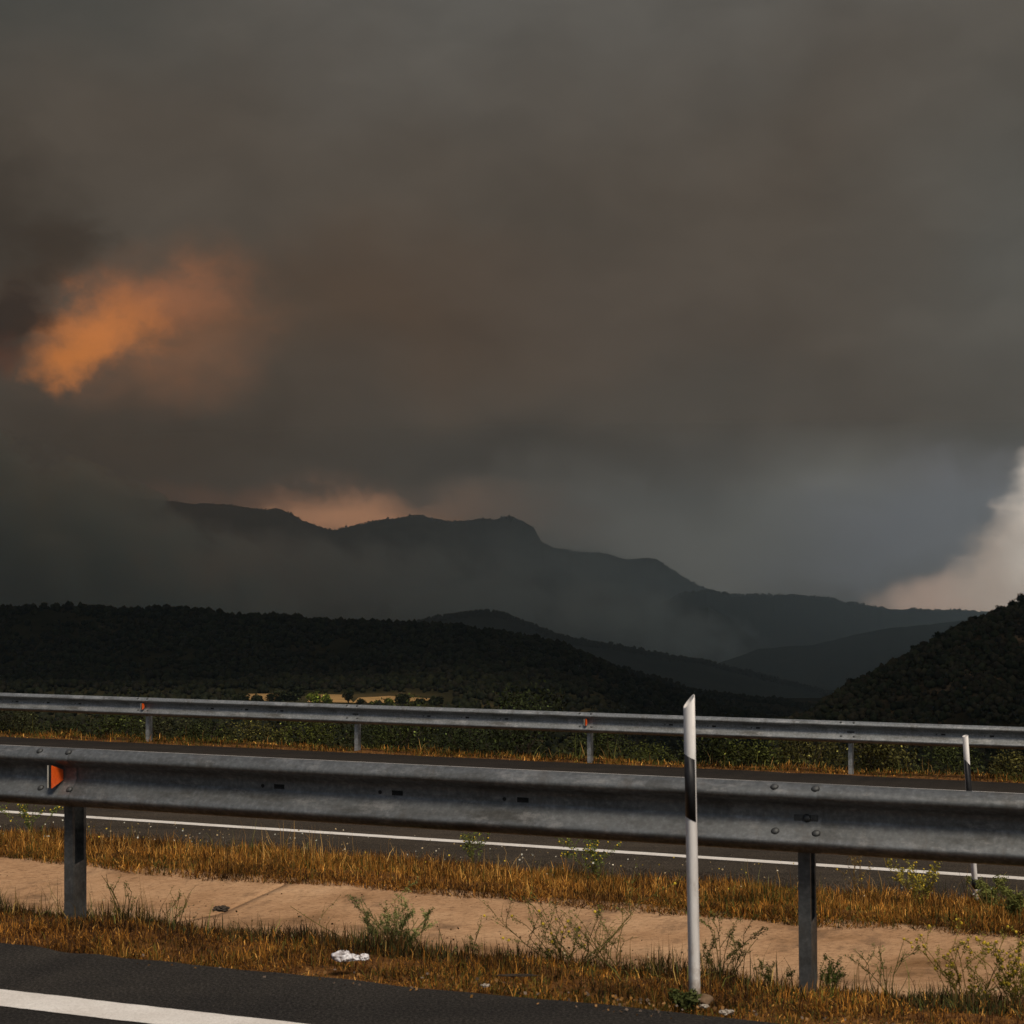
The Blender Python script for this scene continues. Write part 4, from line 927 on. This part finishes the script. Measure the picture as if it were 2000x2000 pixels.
RIDGE_E = [(560, 1250), (700, 1240), (800, 1219), (850, 1206), (885, 1200), (920, 1196), (951, 1194), (987, 1200), (1034, 1218), (1085, 1239), (1157, 1256), (1212, 1261), (1266, 1272), (1320, 1283), (1372, 1290), (1427, 1305), (1481, 1317), (1535, 1332), (1608, 1350), (1700, 1370)]
HILL_F = [(1180, 1290), (1266, 1318), (1310, 1328), (1372, 1348), (1445, 1358), (1517, 1366), (1600, 1382), (1700, 1400)]
HILL_G = [(0, 1185), (50, 1184), (90, 1180), (163, 1181), (235, 1189), (326, 1184), (398, 1190), (475, 1201), (543, 1200), (616, 1209), (697, 1212), (795, 1216), (904, 1221), (940, 1230), (994, 1236), (1067, 1249), (1107, 1261), (1172, 1288), (1230, 1317), (1266, 1328), (1338, 1352), (1420, 1380), (1500, 1400)]
HILL_H = [(1540, 1402), (1590, 1386), (1608, 1368), (1662, 1332), (1735, 1299), (1785, 1267), (1836, 1241), (1898, 1212), (1945, 1194), (2000, 1174), (2100, 1150), (2300, 1110)]
tz = terrain_z
ridge('mountain', 'broad grey mountain with rounded summits half hidden by smoke', MOUNT, 9000, 2900, 1200, -600, M['mountain'], 0, 8, 45, (44, 8), 900, seed=3, spur_scale=700, roughc=8, roughs=60)
ridge('ridge', 'long blue grey wooded ridge falling to the right below the bright gap', RIDGE_B, 7000, 1500, 900, -560, M['hill_far'], 0, 6, 26, (36, 8), 900, (800, 2900), seed=4, spur_scale=420, roughc=6, roughs=30)
ridge('wooded_knoll', 'rounded wooded knoll in front of the blue grey ridge', RIDGE_C, 5900, 700, 500, -520, M['hill_far'], 0, 4, 10, (24, 8), 500, (1100, 1750), seed=5, spur_scale=260, roughc=1.6, roughs=40)
ridge('lower_ridge', 'lower blue grey ridge meeting the right scrub hill', RIDGE_D, 4600, 900, 500, -430, M['hill_far'], 0, 4, 14, (30, 8), 700, (1300, 2900), seed=6, spur_scale=300, roughc=1.6, roughs=35)
ridge('middle_ridge', 'dark middle ridge behind the left wooded hill', RIDGE_E, 3100, 700, 500, -300, M['hill_far'], 0, 3, 9, (30, 8), 800, (300, 1800), seed=7, spur_scale=200, roughc=1.2, roughs=22)
gF, kF, _ = ridge('hill_spur', 'dark scrub spur running down between left wooded hill and right hill', HILL_F, 1700, 300, 250, -165, M['hill_near'], 2.5, 2, 5, (24, 8), 400, (1050, 1800), seed=8, spur_scale=120)
gG, kG, _ = ridge('wooded_hill', 'near black wooded hill across the left half of the valley', HILL_G, lambda u: 1300 - .12 * (u - 700), 255, 250, lambda x, y: tz(x, y) - 1.5, M['hill_near'], 2.6, 2.5, 9, (34, 10), 520, (-700, 1600), seed=9, spur_scale=110, shape=1.1)
gH, kH, _ = ridge('scrub_hill', 'dark scrub covered hill rising at the right edge', HILL_H, lambda u: 640 + .16 * (u - 1600), 190, 150, lambda x, y: tz(x, y) - 1.5, M['hill_right'], 1.6, 1.6, 6, (36, 10), 420, (1500, 2700), seed=10, spur_scale=60, shape=1.05)

# harvested fields on the valley floor
def field(label, uv, yy):
    vs = []
    P = [(at(u, 1355, y).x, y) for u, y in zip(uv, yy)]
    bm = bmesh.new(); vv = [bm.verts.new((x, y, float(tz(np.array([x]), np.array([y]))[0]) + .25)) for x, y in P]; bm.faces.new(vv)
    bmesh.ops.triangulate(bm, faces=bm.faces); bmesh.ops.subdivide_edges(bm, edges=bm.edges, cuts=4, use_grid_fill=True)
    for v in bm.verts: v.co.z = float(tz(np.array([v.co.x]), np.array([v.co.y]))[0]) + .3
    o = mesh_bm('field', bm, M['field']); tag(o, label, kind='structure')
field('small golden field left of the bright green tree', [482, 566, 572, 480], [950, 950, 1003, 1003])
field('golden field just right of the bright green tree', [600, 690, 680, 608], [935, 930, 990, 1000])
field('largest golden harvested field at the foot of the wooded hill', [688, 850, 838, 760, 700], [925, 955, 975, 985, 972])

# ------------------------------------------------------------------ trees
def ico(sub):
    bm = bmesh.new(); bmesh.ops.create_icosphere(bm, subdivisions=sub, radius=1); bm.verts.ensure_lookup_table()
    V = np.array([list(v.co) for v in bm.verts]); Fq = np.array([[v.index for v in f.verts] for f in bm.faces]); bm.free(); return V, Fq
def forest(name, label, G, kc, n, rmin, rmax, seed, sub, cols, thresh=.35, tmin=0.0, back=.3, patch=60, keepf=None):
    rng = np.random.default_rng(seed)
    ns, ntt = G.shape[:2]
    a = rng.uniform(0, ns - 1.001, n); b = rng.uniform(tmin * kc, kc + (ntt - kc) * back, n)
    near_crest = rng.random(n) < .22; b = np.where(near_crest, kc + rng.normal(0, 1.1, n), b); b = np.clip(b, 0, ntt - 1.001)
    i, j = a.astype(int), b.astype(int); fa, fb = (a - i)[:, None], (b - j)[:, None]
    P = G[i, j] * (1 - fa) * (1 - fb) + G[i + 1, j] * fa * (1 - fb) + G[i, j + 1] * (1 - fa) * fb + G[i + 1, j + 1] * fa * fb
    dens = fbm(P[:, 0], P[:, 1], patch, 5, seed) * .5 + .5
    keep = (dens + rng.normal(0, .12, n) > thresh)
    if keepf is not None: keep &= keepf(P)
    P = P[keep]; n = len(P)
    r = rmin + (rmax - rmin) * rng.random(n) ** 2.4
    V0, F0 = ico(sub); nv = len(V0)
    Rm = rng.uniform(.62, 1.30, (n, nv, 1))
    an = rng.uniform(0, 6.28, n); ca, sa = np.cos(an)[:, None], np.sin(an)[:, None]
    W = V0[None] * Rm * np.array([1, 1, 1])[None, None]
    X = W[..., 0] * ca - W[..., 1] * sa; Y = W[..., 0] * sa + W[..., 1] * ca; Z = W[..., 2] * rng.uniform(.75, 1.25, n)[:, None]
    W = np.stack([X, Y, Z], -1) * r[:, None, None] + P[:, None, :]; W[..., 2] += (r * .75)[:, None]
    Fq = (F0[None] + (np.arange(n) * nv)[:, None, None]).reshape(-1, 3)
    cols = np.array(cols); ci = rng.integers(0, len(cols), n); c = cols[ci] * rng.uniform(.6, 1.35, (n, 1))
    c = np.repeat(c[:, None], nv, 1) * rng.uniform(.65, 1.35, (n, nv, 1))
    o = mesh_np(name, W.reshape(-1, 3), Fq, M['plant'], None, False, c.reshape(-1, 3)); tag(o, label, kind='stuff')
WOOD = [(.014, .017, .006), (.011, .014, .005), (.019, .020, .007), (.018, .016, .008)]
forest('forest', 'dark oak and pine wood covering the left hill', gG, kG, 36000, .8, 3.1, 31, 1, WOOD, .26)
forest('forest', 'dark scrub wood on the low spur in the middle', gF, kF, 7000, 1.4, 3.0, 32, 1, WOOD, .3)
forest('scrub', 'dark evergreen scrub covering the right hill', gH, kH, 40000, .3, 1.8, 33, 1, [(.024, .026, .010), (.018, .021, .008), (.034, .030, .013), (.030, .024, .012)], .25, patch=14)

forest('forest', 'tiny trees bristling along the mountain skyline', HILLS['mountain'], 44, 5200, 2.2, 6.5, 41, 1, WOOD, .42, tmin=.955, back=.02, patch=260)
forest('forest', 'small trees bristling along the blue grey ridge skyline', HILLS['ridge'], 36, 5200, 1.8, 6.0, 42, 1, WOOD, .40, tmin=.955, back=.02, patch=200)
forest('forest', 'small trees along the crest of the dark middle ridge', HILLS['middle_ridge'], 30, 5200, 1.4, 3.6, 43, 1, WOOD, .30, tmin=.93, back=.02, patch=120)
_xs, _ys = np.meshgrid(np.linspace(-330, 260, 60), np.linspace(520, 1090, 60), indexing='ij')
VG = np.stack([_xs, _ys, terrain_z(_xs, _ys)], -1)
def off_field(P):
    u = 1000 + F * P[:, 0] / P[:, 1]
    return ~((u > 455) & (u < 880) & (P[:, 1] > 880) & (P[:, 1] < 1004))
forest('forest', 'dark wood filling the valley floor before and beside the golden fields', VG, 59, 9000, 1.2, 3.0, 34, 1, [tuple(.7 * x for x in w) for w in WOOD], .12, back=0, keepf=off_field)
def make_tree(name, label, loc, h, w, seed, col, group, cat='tree', n=700, leaf=None, pine=False):
    rng = np.random.default_rng(seed); root = empty(name, loc, float(rng.uniform(0, 6))); tag(root, label, cat, group)
    leaf = leaf or w * .07; lumps = 9
    V, Fq, c = leaf_cloud(rng, n, w * .5, w * .5, h * .62, leaf, col, lumps); V[:, 2] += h * .28
    o = mesh_np('crown', V, Fq, M['plant'], root, False, c); o['kind'] = 'stuff'
    bm = bmesh.new(); bmesh.ops.create_cone(bm, cap_ends=True, segments=7, radius1=h * .045, radius2=h * .02, depth=h * .7, matrix=Matrix.Translation((0, 0, h * .33)))
    for k in range(4):
        a = k * 1.57 + float(rng.random()); tip = Vector((math.cos(a) * w * .3, math.sin(a) * w * .3, h * .35)); ax = tip.normalized()
        bmesh.ops.create_cone(bm, cap_ends=False, segments=5, radius1=h * .02, radius2=h * .008, depth=tip.length, matrix=Matrix.Translation(Vector((0, 0, h * .35)) + tip / 2) @ ax.to_track_quat('Z', 'Y').to_matrix().to_4x4())
    mesh_bm('trunk', bm, M['bark'], root)
    return root
def on_terrain(u, y):
    x = at(u, 1300, y).x; return Vector((x, y, float(tz(np.array([x]), np.array([y]))[0])))
TR = [
    (612, 912, 5.4, 7.0, (.085, .105, .012), 'bright yellow green round tree among the fields'),
    (640, 905, 4.6, 6.0, (.075, .095, .012), 'second yellow green tree overlapping the brightest one'),
    (500, 925, 3.6, 6.5, WOOD[0], 'dark tree in front of the small golden field, on its left'),
    (527, 925, 3.8, 5.0, WOOD[1], 'dark tree in front of the small golden field, in the middle'),
    (548, 920, 5.6, 8.0, WOOD[0], 'wide dark tree hiding the right of the small golden field'),
    (576, 918, 6.6, 9.0, WOOD[1], 'tall dark tree at the left of the bright green tree'),
    (680, 915, 6.0, 5.5, WOOD[1], 'dark upright tree between the two larger golden fields'),
    (705, 905, 3.0, 5.0, WOOD[0], 'low dark tree at the left tip of the largest golden field'),
    (735, 900, 2.6, 7.0, (.05, .06, .014), 'low olive tree in front of the largest golden field, left of centre'),
    (758, 900, 3.4, 5.0, (.065, .08, .012), 'green tree in front of the largest golden field, at its centre'),
    (786, 912, 4.2, 7.0, WOOD[0], 'dark round tree against the right part of the largest golden field'),
    (815, 915, 2.6, 9.0, WOOD[1], 'low wide dark tree below the right end of the largest field'),
    (470, 918, 4.5, 8.0, WOOD[0], 'dark tree at the left end of the small golden field'),
    (850, 915, 3.4, 9.0, WOOD[0], 'dark tree past the right end of the largest golden field'),
]
for i, (u, y, h, w, colr, lb) in enumerate(TR):
    make_tree('oak_tree', lb, on_terrain(u, y) - Vector((0, 0, .4)), h * 1.4, w * 1.1, 400 + i, colr, 'trees around the golden fields', n=900)
# single trees standing up on the skyline of the right hill
def crest_tree(u, lb, h, w, seed):
    U = np.linspace(1500, 2700, 420); k = int(np.argmin(np.abs(U - u))); P = gH[k, kH]
    make_tree('holm_oak_tree', lb, (float(P[0]), float(P[1]), float(P[2]) - .3), h, w, seed, WOOD[0], 'trees on the skyline of the right hill', n=700)
for i, (u, h, w, lb) in enumerate([(1995, 5.5, 5, 'tallest dark tree on the right hill skyline at the picture edge'), (1975, 4.2, 4, 'dark tree on the right hill skyline, next to the tallest one'), (1952, 4.0, 3.2, 'double crowned dark tree on the upper skyline of the right hill'), (1938, 3.0, 2.6, 'small dark tree standing alone where the right hill meets the bright gap'), (1902, 3.2, 4.5, 'dark bushy tree on the right hill skyline against the blue ridge'), (1862, 2.8, 3.4, 'small pointed tree halfway down the right hill skyline'), (1832, 3.2, 5.0, 'broad dark tree on the middle skyline of the right hill'), (1786, 3.2, 3.2, 'round dark tree on the right hill skyline below the lower ridge end'), (1745, 2.8, 3.6, 'low round tree further down the right hill skyline'), (1664, 3.0, 4.0, 'lowest dark tree on the right hill skyline near the valley bottom')]):
    crest_tree(u, lb, h, w, 500 + i)

# ------------------------------------------------------------------ haze and drifting smoke
def box_obj(name, x0, x1, y0, y1, z0, z1, mat):
    bm = bmesh.new(); bbox(bm, x0, x1, y0, y1, z0, z1); return mesh_bm(name, bm, mat)
def haze():
    m = bpy.data.materials.new('haze_air'); m.use_nodes = True; nt = m.node_tree; nt.nodes.remove(nt.nodes['Principled BSDF'])
    v = N(nt, 'ShaderNodeVolumePrincipled'); v.inputs['Color'].default_value = (.55, .78, 1.0, 1); v.inputs['Density'].default_value = 5.5e-5; v.inputs['Anisotropy'].default_value = .72
    nt.links.new(v.outputs[0], nt.nodes['Material Output'].inputs['Volume'])
    o = box_obj('haze', -6600, 6600, -160, 11700, -760, 330, m)
    tag(o, 'thin blue grey haze filling the valley air', kind='stuff')
haze()
def smoke(name, label, u, v, D, size, rot, dens, col, seed, scale, thr=.45, stretch=(1, 1, 1), billow=1.2, soft=.35):
    m = bpy.data.materials.new(name + '_smoke'); m.use_nodes = True; nt = m.node_tree; L = nt.links.new; nt.nodes.remove(nt.nodes['Principled BSDF'])
    pv = N(nt, 'ShaderNodeVolumePrincipled'); pv.inputs['Color'].default_value = (*col, 1); pv.inputs['Anisotropy'].default_value = .45
    tc = N(nt, 'ShaderNodeTexCoord'); O = tc.outputs['Object']
    ln = N(nt, 'ShaderNodeVectorMath', operation='LENGTH'); L(O, ln.inputs[0])
    mp = N(nt, 'ShaderNodeMapping'); mp.inputs['Location'].default_value = (seed, seed * 2, 0); mp.inputs['Scale'].default_value = stretch; L(O, mp.inputs['Vector'])
    n = N(nt, 'ShaderNodeTexNoise', Scale=scale, Detail=5, Roughness=0.55); L(mp.outputs['Vector'], n.inputs['Vector'])
    # density = clamp( (1 - r) + noise ) with a soft ragged border
    t_ = N(nt, 'ShaderNodeMath', operation='MULTIPLY_ADD'); L(n.outputs['Fac'], t_.inputs[0]); t_.inputs[1].default_value = -billow; L(ln.outputs['Value'], t_.inputs[2])
    f = N(nt, 'ShaderNodeMapRange'); f.interpolation_type = 'SMOOTHSTEP'; f.inputs['From Min'].default_value = .92 - billow * .5; f.inputs['From Max'].default_value = .92 - billow * .5 - soft; L(t_.outputs[0], f.inputs['Value'])
    g = N(nt, 'ShaderNodeMapRange'); g.inputs['From Min'].default_value = thr - .12; g.inputs['From Max'].default_value = thr + .16; L(n.outputs['Fac'], g.inputs['Value'])
    a = N(nt, 'ShaderNodeMath', operation='MULTIPLY'); L(f.outputs[0], a.inputs[0]); L(g.outputs[0], a.inputs[1])
    b = N(nt, 'ShaderNodeMath', operation='MULTIPLY'); L(a.outputs[0], b.inputs[0]); b.inputs[1].default_value = dens
    L(b.outputs[0], pv.inputs['Density']); L(pv.outputs[0], nt.nodes['Material Output'].inputs['Volume'])
    bm = bmesh.new(); bmesh.ops.create_icosphere(bm, subdivisions=3, radius=1)
    o = mesh_bm(name, bm, m); o.location = at(u, v, D); o.scale = size; o.rotation_euler = rot
    tag(o, label, kind='stuff'); return o
smoke('smoke', 'thick dark smoke bank rolling down in front of the mountain at left', 20, 1045, 6300, (1350, 520, 360), (0, .36, 0), 9e-3, (.66, .88, .96), 2, 1.9, .20, (3.8, 1.5, 1), 2.4, .28)
smoke('smoke', 'paler smoke drifting along the foot of the mountain in the middle', 760, 1150, 5600, (1000, 420, 190), (0, .14, 0), 4.5e-3, (.80, .94, 1.0), 5, 1.7, .36, (4.6, 2, 1), 2.2, .6)
smoke('smoke', 'thin smoke wisps in the hollow before the knoll', 1265, 1225, 5200, (430, 300, 130), (0, .25, 0), 4.5e-3, (.80, .94, 1), 8, 1.8, .36, (3, 2, 1), 2.2, .6)
smoke('smoke', 'wide thin smoke veil over the right shoulder of the mountain', 1120, 1110, 7300, (850, 500, 170), (0, .24, 0), 2.0e-3, (.78, .93, 1.0), 9, 1.5, .30, (4, 2, 1), 1.6, .9)
def far_smoke():
    m = bpy.data.materials.new('far_smoke'); m.use_nodes = True; nt = m.node_tree; nt.nodes.remove(nt.nodes['Principled BSDF'])
    v = N(nt, 'ShaderNodeVolumePrincipled'); v.inputs['Color'].default_value = (.70, .88, 1.0, 1); v.inputs['Density'].default_value = 1.1e-4; v.inputs['Anisotropy'].default_value = .75
    nt.links.new(v.outputs[0], nt.nodes['Material Output'].inputs['Volume'])
    bm = bmesh.new(); bmesh.ops.create_icosphere(bm, subdivisions=5, radius=1)
    o = mesh_bm('smoke', bm, m); o.location = (600, 4900, -260); o.scale = (5200, 3600, 560)
    tag(o, 'blue grey smoke haze lying over the far ridges', kind='stuff')
far_smoke()
